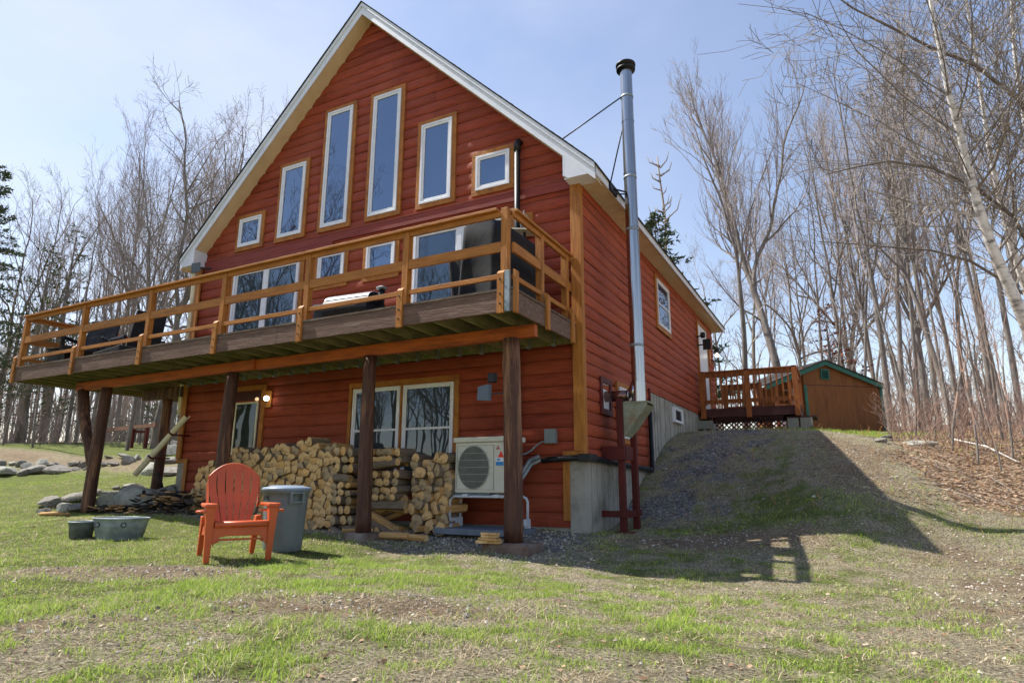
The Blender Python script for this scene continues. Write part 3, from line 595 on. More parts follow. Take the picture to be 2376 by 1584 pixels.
for i in range(14):
    y0 = -2.06 + i * .145; sh(MB().box(XD0 - .02, XD1 + .012, y0, y0 + .138, 2.888, 2.916)).build('deck_board', m_deckboard, deck)
for i in range(10):
    y0 = -.02 + i * .148; sh(MB().box(XD0 - .02, XL - .22, y0 + .0, y0 + .14, 2.888, 2.916)).build('deck_board', m_deckboard, deck)
# main beam (doubled, lapped joints)
for x0, x1, yy in ((-10.15, -6.6, -1.36), (-6.6, -5.1, -1.40), (-5.1, -.12, -1.36)):
    sh(MB().box(x0, x1, yy, yy + .09, 2.475, 2.634)).build('beam', m_beam, deck, bevel=.004)
sh(MB().box(-10.0, XL - .02, -.1, -.0, 2.42, 2.634)).build('beam', m_logpost, deck)
# log posts: radius, slightly crooked
def logpost(x, y, zb, zt, r0, r1, name='post', bend=.02, seed=0):
    rr = random.Random(seed); n = 14; pts = []; rad = []
    for i in range(n + 1):
        t = i / n; pts.append((x + bend * math.sin(t * 3 + seed), y + bend * .6 * math.cos(t * 2.3 + seed), zb + (zt - zb) * t)); rad.append((r0 + (r1 - r0) * t) * (1 + rr.uniform(-.03, .03)))
    mb = MB().tube(pts, rad, 18)
    return mb.build(name, m_logpost, deck)
logpost(-.445, -1.33, -.02, 2.472, .118, .112, seed=1)
logpost(-2.74, -1.33, .0, 2.452, .106, .092, seed=2)
logpost(-5.66, -1.33, .0, 2.43, .105, .097, seed=3)
logpost(-9.18, -1.33, .08, 2.405, .115, .10, seed=4)
logpost(-9.32, .02, .42, 2.345, .10, .095, seed=5)
pts = [(-9.92, -1.33, 2.4), (-9.86, -1.33, 2.2), (-9.76, -1.33, 1.9), (-9.62, -1.33, 1.6), (-9.46, -1.33, 1.35), (-9.38, -1.33, 1.1), (-9.36, -1.33, .95)]
MB().tube(pts, [.1, .1, .1, .095, .085, .07, .04], 14).build('brace', m_logpost, deck)
MB().lathe([(.0, .0), (.2, .0), (.235, -.02), (.25, -.3)], (-2.72, -1.35, .01), 22).build('footing', m_footing, deck)
MB().box(-.74, -.12, -1.56, -1.1, -.4, -.02).build('footing', m_footing, deck, bevel=.03)
# railing
PX = [-11.035, -9.03, -7.07, -5.22, -3.435, -1.69, -.215]
for i, x in enumerate(PX):
    z1 = 3.965 if i == 6 else 3.925
    p = sh(MB().box(x - .045, x + .045, -2.008, -1.918, 2.917, z1)).build('railing_post', m_ochre_v, deck, bevel=.004)
    mb = MB(); mb.prism([(-2.09, 2.61), (-2.052, 2.61), (-2.052, 3.14), (-2.09, 3.10)], 'x', x - .05, x + .04)
    b_ = sh(mb).build('post_block', m_ochre_v, p, bevel=.003)
    mb = MB(); 
    for z in (2.72, 2.84, 3.02): mb.lathe([(.0, .0), (.012, 0), (.012, .01)], (0, 0, 0), 8)
    mb.v = [(x - .005 + v[0], -2.09 - v[2], (2.72, 2.84, 3.02)[k // 24] + v[1]) for k, v in enumerate(mb.v)]
    sh(mb).build('bolt', m_galv, p)
for a, b_ in zip(PX[:-1], PX[1:]):
    sh(MB().box(a + .047, b_ - .047, -2.0, -1.962, 3.405, 3.532)).build('rail', m_ochre_h, deck, bevel=.003)
    sh(MB().box(a + .047, b_ - .047, -2.0, -1.962, 3.062, 3.122)).build('rail', m_ochre_h, deck, bevel=.003)
    sh(MB().box(a + .047, b_ - .047, -1.998, -1.962, 3.86, 3.926)).build('rail', m_ochre_h, deck)
    e = .0 if b_ < -.3 else .05
    sh(MB().box(a - .03, b_ - .034 - e, -2.055, -1.915, 3.928, 3.963)).build('rail_cap', m_ochre_h, deck, bevel=.004)
# right end railing (runs back to the house)
for y in (-1.1, -.24):
    p = sh(MB().box(-.205, -.115, y - .045, y + .045, 2.917, 3.925)).build('railing_post', m_ochre_v, deck, bevel=.004)
    mb = MB(); mb.prism([(-.069, 2.6), (-.03, 2.6), (-.03, 3.06), (-.069, 3.10)], 'y', y - .045, y + .045); mb.build('post_block', m_ochre_v, p, bevel=.003)
mb = MB(); mb.prism([(-.069, 2.61), (-.03, 2.61), (-.03, 3.12), (-.069, 3.14)], 'y', -2.05, -1.97); mb.build('post_block', m_ochre_v, deck, bevel=.003)
for a, b_ in ((-1.917, -1.147), (-1.053, -.287), (-.193, -.09)):
    for z0, z1 in ((3.405, 3.532), (3.062, 3.122), (3.86, 3.926)): MB().box(-.16, -.122, a, b_, z0, z1).build('rail', m_ochre_hy, deck, bevel=.003)
MB().box(-.21, -.08, -1.917, -.09, 3.928, 3.963).build('rail_cap', m_ochre_hy, deck, bevel=.004)
MB().box(-.164, -.1, -2.088, -2.052, 2.62, 3.12).build('corner_strip', m_galv, deck, bevel=.003)
# left end railing
for y in (-.33, 1.42):
    sh(MB().box(-11.08, -10.99, y - .045, y + .045, 2.917, 3.925)).build('railing_post', m_ochre_v, deck)
for a, b_ in ((-1.917, -.377), (-.283, 1.373)):
    for z0, z1 in ((3.405, 3.532), (3.062, 3.122), (3.86, 3.926)): sh(MB().box(-11.05, -11.012, a, b_, z0, z1)).build('rail', m_ochre_hy, deck)
    sh(MB().box(-11.1, -10.97, a - .04, b_ + .09, 3.928, 3.963)).build('rail_cap', m_ochre_hy, deck)
sh(MB().box(XL - .31, XL - .22, 1.375, 1.465, 2.917, 3.925)).build('railing_post', m_ochre_v, deck)
for z0, z1 in ((3.405, 3.532), (3.062, 3.122), (3.86, 3.926), (3.928, 3.963)): sh(MB().box(-10.98, XL - .32, 1.4, 1.44, z0, z1)).build('rail', m_ochre_h, deck)

# ------------------------------------------------------------------ things on the deck
DZ = 2.92
sm = thing('pellet_smoker', 'barrel shaped smoker grill with shiny lid and black hopper on the deck between the doors', 'grill', (-3.45, -.95, DZ + dz(-3.45)), R_(4))
cz_ = .42
def arc(r, a0, a1, n=16): return [(r * math.cos(R_(a0 + (a1 - a0) * i / n)), cz_ + r * math.sin(R_(a0 + (a1 - a0) * i / n))) for i in range(n + 1)]
mb = MB(); mb.prism(arc(.25, 0, 345, 24), 'x', -.46, .40); mb.build('barrel', m_iron, sm, bevel=.006)
mb = MB(); mb.prism(arc(.262, 38, 142) + arc(.252, 142, 38), 'x', -.45, .39); mb.build('lid', mat('polished_lid', lin('#e8ebf0'), lin('#d8dce2'), 4, .25, .03, metal=.6), sm, bevel=.003)
MB().lathe([(0, 0), (.052, 0), (.052, .2), (0, .2)], (.49, 0, .50), 14).build('stack', m_iron, sm)
MB().lathe([(.0, .055), (.09, .015), (.09, .0), (0, .0)], (.49, 0, .72), 16).build('stack_cap', m_galv, sm)
MB().box(.385, .47, -.05, .05, .47, .56).build('stack_elbow', m_iron, sm)
MB().box(-.66, -.465, -.2, .2, .05, .5).build('hopper', m_black, sm, bevel=.01)
MB().box(-.67, -.465, -.21, .21, .502, .53).build('hopper_lid', m_galv, sm)
for sx in (-.5, .3):
    for sy in (-.17, .17): MB().bar((sx, sy, 0), (sx, sy, .2), .035, .035).build('leg', m_iron, sm)
mb = MB().tube([(-.2, -.29, .42), (.2, -.29, .42)], .012, 8); mb.bar((-.2, -.29, .42), (-.2, -.25, .42), .012, .012); mb.bar((.2, -.29, .42), (.2, -.25, .42), .012, .012); mb.build('handle', m_galv, sm)
gr = thing('covered_grill', 'large gas grill under a black fabric cover at the right end of the deck', 'grill cover', (-.72, -1.02, DZ))
# cover: draped box with slanted top, folds
def cover(w, d, h0, h1, seed):
    rr = np.random.RandomState(seed); nu = 48; V = []; F = []
    lev = [0.0, .12, .3, .5, .7, .86, .95, 1.0]
    for k, t in enumerate(lev):
        for j in range(nu):
            a = 2 * math.pi * j / nu; cx = math.copysign(abs(math.cos(a)) ** .32, math.cos(a)); cy = math.copysign(abs(math.sin(a)) ** .32, math.sin(a))
            fl = 1 + (.05 + .04 * math.sin(a * 9 + 1) + .03 * math.sin(a * 5)) * (1 - t)
            sc_ = (1 if t < .95 else .95) * fl; top = h0 + (h1 - h0) * (cx * .5 + .5)
            V.append((cx * w / 2 * sc_, cy * d / 2 * sc_, t * top + .012 * math.sin(a * 7) * t))
    for k in range(len(lev) - 1):
        for j in range(nu): F.append((k*nu + j, k*nu + (j+1) % nu, (k+1)*nu + (j+1) % nu, (k+1)*nu + j))
    V.append((0, 0, (h0 + h1) / 2 + .02)); c_ = len(V) - 1; kk = (len(lev) - 1) * nu
    return V, F, [(kk + j, kk + (j + 1) % nu, c_) for j in range(nu)]
V, F, T = cover(.62, 1.45, 1.13, 1.0, 1); mb = MB(); mb.add(V, F, 0, True); mb.add([V[i] for i in range(len(V))], T, 0, True); mb.v = [(x, y, z + .05) for x, y, z in mb.v]
mb.build('cover', m_blackfab, gr)
for sy in (-.6, .6):
    for sx in (-.22, .22): MB().lathe([(0, 0), (.03, 0), (.03, .06), (0, .06)], (sx, sy, 0), 10).build('wheel', m_black, gr)
gt = thing('covered_table', 'black cover draped over a folded table beside the grill with two pale poles', 'table cover', (-1.22, -1.2, DZ + dz(-1.2)), 0)
mb = MB(); mb.prism([(-.30, .92), (-.18, .02), (.3, .02), (.3, 1.0)], 'y', -.05, .05); mb.build('cover', m_blackfab, gt, bevel=.02)
mb = MB(); mb.bar((-.29, -.065, .93), (-.17, -.065, .0), .022, .02); mb.build('pole', m_grayfab, gt)
mb = MB(); mb.bar((.2, -.07, 1.05), (.18, -.07, .0), .04, .03); mb.build('pole', m_grayfab, gt)
ts = thing('white_side_shelf', 'thin white tilted shelf panel sticking up behind the railing corner post', 'shelf', (-.56, -.8, 4.15))
mb = MB(); mb.add([(-.28, -.1, .07), (.2, -.1, -.03), (.24, .22, -.03), (-.24, .22, .07), (-.28, -.1, .085), (.2, -.1, -.015), (.24, .22, -.015), (-.24, .22, .085)], BF); mb.build('panel', m_cream, ts)
MB().bar((0, .05, -1.1), (0, .05, .03), .03, .03).build('support', m_iron, ts)
wr = thing('wire_magazine_rack', 'small black scrolled wire rack standing on the deck by the right door', 'rack', (-2.33, -.7, DZ + dz(-2.3)))
mb = MB()
for i in range(7): mb.tube([(-.3 + i * .1, 0, .0), (-.3 + i * .1, 0, .32)], .006, 5)
for z in (.05, .18, .32): mb.tube([(-.3, 0, z), (.3, 0, z)], .007, 5)
for i in range(6):
    cx = -.25 + i * .1; mb.tube([(cx + .04 * math.cos(t), 0, .25 + .05 * math.sin(t)) for t in [k * math.pi / 4 for k in range(9)]], .005, 5)
mb.build('wire_panel', m_iron, wr)
mb = MB(); mb.tube([(-.3, .0, 0), (-.3, .25, 0), (.3, .25, 0), (.3, 0, 0)], .007, 5); mb.build('base', m_iron, wr)
# outdoor black patio chairs and box at the left end
def patio_chair(loc, rz, label, seat=True):
    t = thing('patio_chair', label, 'chair', loc, rz, 'black patio chairs on the deck')
    MB().box(-.33, .33, -.32, .3, .3, .42).build('seat', m_blackfab, t, bevel=.02)
    mb = MB(); mb.add([(-.3, .26, .4), (.3, .26, .4), (.3, .34, .4), (-.3, .34, .4), (-.28, .5, 1.12), (.28, .5, 1.12), (.28, .56, 1.1), (-.28, .56, 1.1)], BF); mb.build('backrest', m_blackfab, t, bevel=.015)
    for s in (-1, 1):
        MB().box(s * .36 - .035, s * .36 + .035, -.3, .34, .56, .62).build('armrest', m_black, t, bevel=.01)
        for yy in (-.27, .3): MB().box(s * .36 - .025, s * .36 + .025, yy - .025, yy + .025, 0, .56).build('leg', m_black, t)
    return t
patio_chair((-10.1, -1.25, DZ + dz(-10)), R_(35), 'black high-back patio chair at the left end of the deck facing the yard')
patio_chair((-9.35, -.75, DZ + dz(-9)), R_(-100), 'black low patio chair right of the high-back chair at the deck end')
pb = thing('storage_cube', 'small black box table beside the patio chair at the far left of the deck', 'box', (-10.72, -1.35, DZ + dz(-10.6)), R_(10))
MB().box(-.24, .24, -.2, .2, .1, .42).build('body', m_black, pb, bevel=.01); MB().box(-.26, .26, -.22, .22, .421, .45).build('lid', m_iron, pb, bevel=.01)
for s in (-1, 1): MB().box(s * .2 - .02, s * .2 + .02, -.17, .17, 0, .1).build('foot', m_black, pb)
lw = thing('lounge_ottoman', 'low black ottoman with sloping cover on the deck near the house corner', 'ottoman', (-8.95, -1.3, DZ + dz(-9)), 0)
mb = MB(); mb.prism([(-.45, .08), (.4, .08), (.4, .3), (-.2, .24), (-.45, .22)], 'y', -.25, .25); mb.build('cushion', m_blackfab, lw, bevel=.02)
for s in (-1, 1): MB().box(s * .33 - .02, s * .33 + .02, -.22, .22, 0, .08).build('foot', m_black, lw)

# ------------------------------------------------------------------ lights and fittings on the walls
wl = thing('wall_lantern', 'grey coach lantern on an ochre board right of the deck door', 'lantern', (-.86, -.06, 4.58))
MB().box(-.1, .1, -.01, .03, -.17, .22).build('mounting_board', m_ochre, wl)
mb = MB(); mb.lathe([(.0, .22), (.012, .22), (.012, .17), (.04, .14), (.085, .09), (.095, .06), (.0, .06)], (0, -.11, 0), 6, sm=False); mb.build('roof', m_galv, wl)
mb = MB(); mb.lathe([(.075, .058), (.05, -.1), (0, -.1)], (0, -.11, 0), 6, sm=False); mb.build('glass', m_grayfab, wl)
mb = MB(); mb.bar((0, -.0, -.12), (0, -.11, -.12), .02, .02); mb.lathe([(.0, -.1), (.055, -.1), (.03, -.14), (0, -.15)], (0, -.11, 0), 6, sm=False); mb.build('bracket', m_iron, wl)
fl = thing('solar_floodlight', 'square solar floodlight under the left eave corner', 'floodlight', (-8.42, -.26, 5.02))
mb = MB(); mb.add([(-.12, -.06, -.11), (.1, -.02, -.09), (.1, .0, -.09), (-.12, -.04, -.11), (-.08, -.1, .09), (.12, -.06, .09), (.12, -.04, .09), (-.08, -.08, .09)], BF); mb.build('solar_panel', m_padgray, fl)
MB().bar((.0, -.05, 0), (.14, .2, .03), .03, .03).build('bracket', m_black, fl)
fl2 = thing('post_floodlight', 'grey square floodlight clamped on the right log post', 'floodlight', (-.66, -1.36, 1.8))
mb = MB(); mb.add([(-.24, -.08, -.1), (-.06, -.1, -.12), (-.04, -.05, -.12), (-.22, -.03, -.1), (-.26, -.03, .08), (-.08, -.06, .1), (-.06, -.01, .1), (-.24, .02, .08)], BF); mb.build('lamp_head', m_padgray, fl2, bevel=.006)
MB().box(-.1, .0, -.06, .03, .12, .24).build('sensor', m_black, fl2, bevel=.01)
MB().bar((-.08, -.02, -.02), (.12, .03, -.02), .02, .02).build('arm', m_black, fl2)
pl = thing('basement_bulb_light', 'twin bulb light on an ochre board right of the basement door, one bulb lit', 'lamp', (-6.25, -.06, 2.17))
MB().box(-.1, .1, -.005, .025, -.15, .16).build('mounting_board', m_ochre, pl)
mb = MB(); mb.lathe([(0, 0), (.05, 0), (.05, .02), (0, .03)], (0, 0, 0), 12); mb.v = [(v[0], -v[2] - .005, v[1]) for v in mb.v]; mb.build('socket_plate', m_black, pl)
for s, mm in ((1, m_bulb), (-1, m_bulbwarm)):
    MB().tube([(0, -.02, 0), (s * .06, -.07, 0)], .016, 8).build('arm', m_black, pl)
    mb = MB(); r0 = .05 if s > 0 else .036
    mb.lathe([(0.0001, -r0)] + [(r0 * math.sin(a), -r0 * math.cos(a)) for a in [math.pi * k / 10 for k in range(1, 10)]] + [(0.0001, r0)], (s * .10 - (s < 0) * .05, -.11, 0), 16); mb.build('bulb', mm, pl)
mt = thing('round_outlet_plate', 'small round black fitting on an ochre board beside the left deck door', 'outlet', (-7.78, -.05, 4.56))
MB().box(-.09, .09, -.01, .02, -.17, .17).build('mounting_board', m_ochre, mt)
mb = MB(); mb.lathe([(0, .02), (.045, .02), (.05, 0)], (0, 0, 0), 16, sy=1.5); mb.v = [(v[0], -.01 - v[2], v[1]) for v in mb.v]; mb.build('plate', m_iron, mt)
vp = thing('vent_pipe', 'tall black plastic vent pipe running up the right part of the front wall', 'pipe', (-1.0, -.12, 0))
mb = MB().tube([(0, 0, 1.32), (0, 0, 2.6)], .048, 12); mb.tube([(0, 0, 2.93), (0, 0, 5.93)], .048, 12); mb.tube([(0, 0, 2.6), (0, 0, 2.93)], .0479, 12); mb.build('pipe', m_black, vp)
mb = MB().tube([(0, 0, 5.87), (0, 0, 6.0), (0, .03, 6.05), (0, .09, 6.06)], .057, 12); mb.build('elbow', m_black, vp)
eb = thing('electric_disconnect_box', 'small grey disconnect box with curved grey conduit on the wall above the heat pump', 'electric box', (-.475, -.08, 1.315))
MB().box(-.08, .08, -.04, .05, -.1, .1).build('box', m_graybox, eb, bevel=.006); MB().box(-.085, .085, -.05, -.041, -.095, .105).build('cover', m_graybox, eb, bevel=.004)
pts = [(-.07, .0, -.07), (-.13, -.01, -.07), (-.2, -.03, -.11), (-.27, -.08, -.19), (-.33, -.15, -.24), (-.38, -.22, -.26)]
MB().tube(pts, .013, 8).build('conduit', m_graybox, eb)
ls = thing('line_set_cover', 'black pipe cover running round the house corner from the heat pump', 'pipe', (0, 0, 0))
MB().tube([(-.60, -.11, .98), (-.4, -.10, 1.0), (.03, -.1, 1.015), (.09, -.06, 1.015), (.09, .05, 1.012), (.09, 3.1, .90), (.09, 3.15, .92), (.09, 3.15, 1.95)], .042, 10).build('pipe', m_black, ls)
MB().box(-.05, .14, -.155, .12, .96, 1.065).build('corner_fitting', m_black, ls, bevel=.01)
mb = MB()
for dy, dz0, q in ((0, 0, 0), (-.05, .05, 1)):
    P_ = [Vector((-.62, -.11 + dy, .99 + dz0)), Vector((-.75, -.16 + dy, .93 + dz0)), Vector((-.80, -.25 + dy, .80 + dz0)), Vector((-.84, -.36 + dy, .68 + dz0)), Vector((-.86, -.46 + dy, .62 + dz0))]
    pp = []; rr_ = []
    for i in range(len(P_) - 1):
        for k in range(10): pp.append(P_[i].lerp(P_[i + 1], k / 10)); rr_.append(.026 + .005 * (k % 2))
    mb.tube(pp, rr_, 10)
mb.build('flex_conduit', m_galv, ls)

# ------------------------------------------------------------------ heat pump
ac = thing('heat_pump', 'ivory outdoor heat pump unit with round fan grille on a white tube stand', 'heat pump', (-1.23, -.72, .08), R_(0))
W2, Dp = .43, .33
mb = MB(); mb.box(-W2, W2, 0, Dp, .46, 1.14); mb.build('case', m_ac, ac, bevel=.012)
mb = MB(); mb.box(-W2 - .02, W2 + .06, -.03, Dp + .03, 1.142, 1.21); mb.build('top_cover', m_ac, ac, bevel=.008)
mb = MB()
rr = random.Random(3)
for i in range(9): x = rr.uniform(-W2, .3); mb.box(x, x + rr.uniform(.05, .14), rr.uniform(-.01, .1), rr.uniform(.15, .3), 1.2105, 1.216 + rr.uniform(0, .008))
mb.build('fallen_bark', m_bark, ac)
fc = (-.13, .80); fr = .245
mb = MB(); mb.box(W2 * 0 + .20, W2 - .004, -.006, -.0, .48, 1.12); mb.build('side_panel', m_ac, ac, bevel=.003)
mb = MB(); mb.lathe([(0.0001, 0), (fr, 0)], (0, 0, 0), 40); mb.v = [(fc[0] + v[0], -.004, fc[1] + v[1] * 1.18) for v in mb.v]; mb.build('fan_recess', m_acdark, ac)
mb = MB(); mb.tube([(fc[0] + fr * math.cos(a), -.009, fc[1] + fr * 1.18 * math.sin(a)) for a in [2 * math.pi * k / 40 for k in range(41)]], .006, 6)
n = 44
for i in range(n):
    x = -fr + (i + .5) * 2 * fr / n; h = math.sqrt(max(0, 1 - (x / fr) ** 2)) * fr * 1.18; mb.box(fc[0] + x - .0013, fc[0] + x + .0013, -.014, -.011, fc[1] - h, fc[1] + h)
for k in range(-2, 3):
    z = k * .095; h = fr * 1.08 * math.sqrt(max(0, 1 - (z / (fr * 1.18)) ** 2)) + .02; mb.box(fc[0] - h, fc[0] + h, -.018, -.0145, fc[1] + z - .003, fc[1] + z + .003)
mb.build('fan_grille', m_grille, ac)
mb = MB(); mb.box(-W2 + .03, -W2 + .035, -.008, -.001, .5, 1.1); mb.box(.185, .19, -.008, -.001, .5, 1.1); mb.box(-W2 + .03, .19, -.008, -.001, .5, .505); mb.box(-W2 + .03, .19, -.008, -.001, 1.095, 1.1); mb.build('panel_bead', m_grille, ac)
# three-diamond emblem and stickers
m_redink = mat('red_print', lin('#a3282a'), lin('#a3282a'), 3, .5, 0); m_redtri = mat('red_sticker', lin('#e0392f'), lin('#e0392f'), 3, .5, 0); m_blueink = mat('blue_sticker', lin('#2f86c8'), lin('#2f86c8'), 3, .5, 0)
def diamond(cx, cz, ang, l, w_): 
    c_, s_ = math.cos(ang), math.sin(ang); P_ = [(0, 0), (l * .5, w_), (l, 0), (l * .5, -w_)]
    return [(cx + p[0] * c_ - p[1] * s_, cz + p[0] * s_ + p[1] * c_) for p in P_]
mb = MB()
for a in (90, 210, 330): mb.prism(diamond(.255, 1.055, R_(a), .034, .0135), 'y', -.009, -.0065)
mb.build('emblem', m_redink, ac)
mb = MB(); mb.prism([(.255, .93), (.345, .93), (.30, 1.02)], 'y', -.009, -.0065); mb.build('warning_sticker', m_redtri, ac)
MB().box(.225, .34, -.0085, -.0065, .875, .925).build('energy_sticker', m_white, ac); mb = MB(); mb.box(.225, .34, -.0085, -.0065, .82, .872); mb.box(.24, .29, -.0105, -.0088, .89, .912); mb.build('energy_sticker', m_blueink, ac)
mb = MB()
for yy in (.03, Dp - .03):
    mb.tube([(-W2 - .09, yy, 0), (-W2 - .09, yy, .34), (-W2 - .07, yy, .385), (-W2 - .02, yy, .41), (W2 + .05, yy, .41), (W2 + .1, yy, .385), (W2 + .12, yy, .34), (W2 + .12, yy, 0)], .019, 10)
for x in (-.26, .22): mb.tube([(x, .0, .425), (x, Dp, .425)], .02, 8); mb.box(x - .05, x + .05, -.005, .05, .40, .44)
for x in (-W2 - .09, W2 + .12): mb.box(x - .015, x + .015, .03, Dp - .03, .04, .12); mb.box(x - .03, x + .03, .0, .06, .0, .12); mb.box(x - .03, x + .03, Dp - .06, Dp, .0, .12)
mb.build('stand', m_standw, ac)
mb = MB(); mb.box(-W2 - .02, .12, .02, Dp, .435, .458); mb.build('base_pan', m_padgray, ac)
MB().box(W2 + .005, W2 + .045, .12, .3, .62, 1.14).build('valve_cover', m_ac, ac, bevel=.005)
pad = MB().box(-.63, .6, -.2, .5, -.06, .02).build('equipment_pad', m_padgray, None, (-1.24, -.7, .055), bevel=.01); tag(pad, 'flat grey blue pad on the gravel under the heat pump', 'pad')
# wood scraps by the right post
sb = [(-.62, -1.58, .0, .3, .1, .035, 8), (-.6, -1.6, .036, .27, .1, .03, -9), (-.6, -1.59, .067, .2, .09, .03, 3), (-.6, -1.59, .098, .22, .08, .025, -4)]
for i, (x, y, z, l, d_, h, a) in enumerate(sb):
    o = MB().box(-l / 2, l / 2, -d_ / 2, d_ / 2, 0, h - .002).build('wood_offcut', m_endgrain if i != 1 else m_split, None, (x, y, z - .018), bevel=.003, rot=(0, 0, R_(a)))
    tag(o, 'short sawn board offcut in the little stack at the foot of the right log post', 'board', 'board offcuts on the right post footing')

# ------------------------------------------------------------------ chimney
ch = thing('stove_chimney', 'tall shiny stainless stove pipe chimney beside the right wall of the log house', 'chimney', (0, 0, 0))
cx, cy = .545, .88; zt = 7.44; r = .1
mb = MB(); z = 1.86; secs = []
while z < zt - .05:
    z2 = min(zt, z + .93); mb.lathe([(r, z), (r, z2)], (cx, cy, 0), 32); mb.bar((cx + (r + .001) * .35, cy - (r + .001) * .937, z + .01), (cx + (r + .001) * .35, cy - (r + .001) * .937, z2 - .016), .007, .004); mb.lathe([(r + .0045, z2 - .014), (r + .0045, z2 + .004)], (cx, cy, 0), 32); mb.lathe([(r, z2 + .004), (r + .0045, z2 + .004)], (cx, cy, 0), 32, sm=False); mb.lathe([(r, z2 - .014), (r + .0045, z2 - .014)], (cx, cy, 0), 32, sm=False); z = z2
mb.build('pipe', m_steel, ch)
mb = MB()
for zz in (2.72, 4.6, 5.5, 6.96): mb.lathe([(r + .001, -.02), (r + .006, -.02), (r + .006, .02), (r + .001, .02)], (cx, cy, zz), 28)
mb.build('clamp_band', m_galv, ch)
mb = MB(); mb.lathe([(r, 0), (r + .03, .03), (r + .055, .035), (r + .06, .065), (r + .02, .09), (r + .02, .11), (r + .065, .115), (r + .065, .15), (r + .03, .175), (.0001, .18)], (cx, cy, zt - .01), 28); mb.build('cap', m_iron, ch)
mb = MB(); mb.tube([(-.05, .86, 1.965), (.25, .865, 1.965), (.40, .87, 1.965)], .082, 20); mb.build('wall_pipe', mat('stovepipe_painted_red_reflection', lin('#8a6a62'), lin('#70544e'), 4, .25, .05, metal=.9), ch)  # the reddish base colour of the wall pipe paints in a red reflection
mb = MB(); mb.tube([(.38, .87, 1.965), (.41, .87, 1.965)], .092, 20); mb.tube([(.41, .87, 1.965), (.47, .875, 2.02), (.52, .88, 2.16)], [.085, .09, .08], 16); mb.lathe([(r + .004, 1.84), (r + .004, 2.16)], (cx, cy, 0), 28); mb.build('tee', m_steel, ch)
# triangular support bracket, posts and cross beams
mb = MB()
mb.prism([(.33, 1.83), (.71, 1.83), (.71, 1.79), (.375, 1.34), (.345, 1.34), (.33, 1.4)], 'y', .70, .715); mb.prism([(.33, 1.83), (.71, 1.83), (.71, 1.79), (.375, 1.34), (.345, 1.34), (.33, 1.4)], 'y', 1.06, 1.075)
mb.add([(.71, .7, 1.79), (.71, 1.075, 1.79), (.375, 1.075, 1.34), (.375, .7, 1.34)], [(0, 1, 2, 3)]); mb.box(.33, .72, .69, 1.08, 1.83, 1.85)
mb.build('support_bracket', m_galvrust, ch)
mb = MB().box(.26, .35, .64, .73, -.1, 1.9); mb.build('support_post', m_redpost, ch, bevel=.004)
mb = MB().box(.34, .43, 1.02, 1.11, -.1, 1.9); mb.build('support_post', m_redpost, ch, bevel=.004)
mb = MB().box(.03, .38, .59, .638, 1.0, 1.2); mb.build('cross_beam', m_redpost, ch, bevel=.004)
MB().box(.352, .392, .64, 1.2, 1.0, 1.2).build('cross_beam', m_redpost, ch, bevel=.004)
mb = MB().box(.0, .40, .595, .638, .2, .29); mb.build('cross_beam', m_redpost, ch, bevel=.004)
MB().box(.37, .41, .64, 1.25, .2, .29).build('cross_beam', m_redpost, ch)
mb = MB(); mb.box(.17, .46, .58, .82, -.12, .0); mb.build('post_foot', m_redpost, ch, bevel=.02)
# roof bracket and guy rods
mb = MB(); mb.box(XE1 + .003, XE1 + .03, .30, .62, 5.08, 5.22); mb.bar((XE1 + .03, .45, 5.15), (cx - .06, cy - .03, 5.25), .03, .015); mb.bar((XE1 + .03, .58, 5.12), (cx - .04, cy - .06, 5.2), .03, .015); mb.build('wall_bracket', m_iron, ch)
MB().tube([(cx - .07, cy - .05, 6.97), (-.58, .5, sl(-.58) + .06)], .012, 8).build('guy_rod', m_iron, ch)
MB().tube([(cx - .07, cy + .05, 6.6), (.05, 1.3, sl(.05) + .06)], .012, 8).build('guy_rod', m_iron, ch)
# ------------------------------------------------------------------ firewood: every log a thing of its own
def clip(poly, nx_, nz_, d):
    out = []
    for i in range(len(poly)):
        a, b_ = poly[i], poly[(i + 1) % len(poly)]; da = a[0]*nx_ + a[1]*nz_ - d; db = b_[0]*nx_ + b_[1]*nz_ - d
        if da <= 0: out.append(a)
        if da * db < 0: t = da / (da - db); out.append((a[0] + (b_[0]-a[0])*t, a[1] + (b_[1]-a[1])*t))
    return out
def cells(x0, x1, zbot, ztop, size, rnd):
    """irregular packed cells filling the pile outline"""
    pts = []; row = 0; z = -.35
    while z < 1.6:
        x = x0 - .2 + (row % 2) * size * .5
        while x < x1 + .2:
            sx = x + rnd.uniform(-.48, .48) * size; sz = z + rnd.uniform(-.44, .44) * size
            pts.append((sx, sz)); x += size * rnd.uniform(.85, 1.2)
        z += size * .84; row += 1
    res = []
    P_ = np.array(pts)
    for i, (x, z) in enumerate(pts):
        if not (x0 < x < x1 and zbot(x) < z < ztop(x)): continue
        poly = [(x - .16, z - .16), (x + .16, z - .16), (x + .16, z + .16), (x - .16, z + .16)]
        d = np.hypot(P_[:, 0] - x, P_[:, 1] - z); 
        for j in np.argsort(d)[1:16]:
            q = pts[j]; dx, dz_ = q[0] - x, q[1] - z; l = math.hypot(dx, dz_)
            if l > .34: break
            poly = clip(poly, dx / l, dz_ / l, ((q[0]**2 + q[1]**2) - (x*x + z*z)) / (2 * l) )
            if len(poly) < 3: break
        if len(poly) < 3: continue
        # drop to the ground at the bottom, rounded outline on top
        poly = [(max(x0 - .03, min(x1 + .03, a)), max(zbot(a) - .03, b_)) for a, b_ in poly]
        res.append((x, z, poly))
    return res
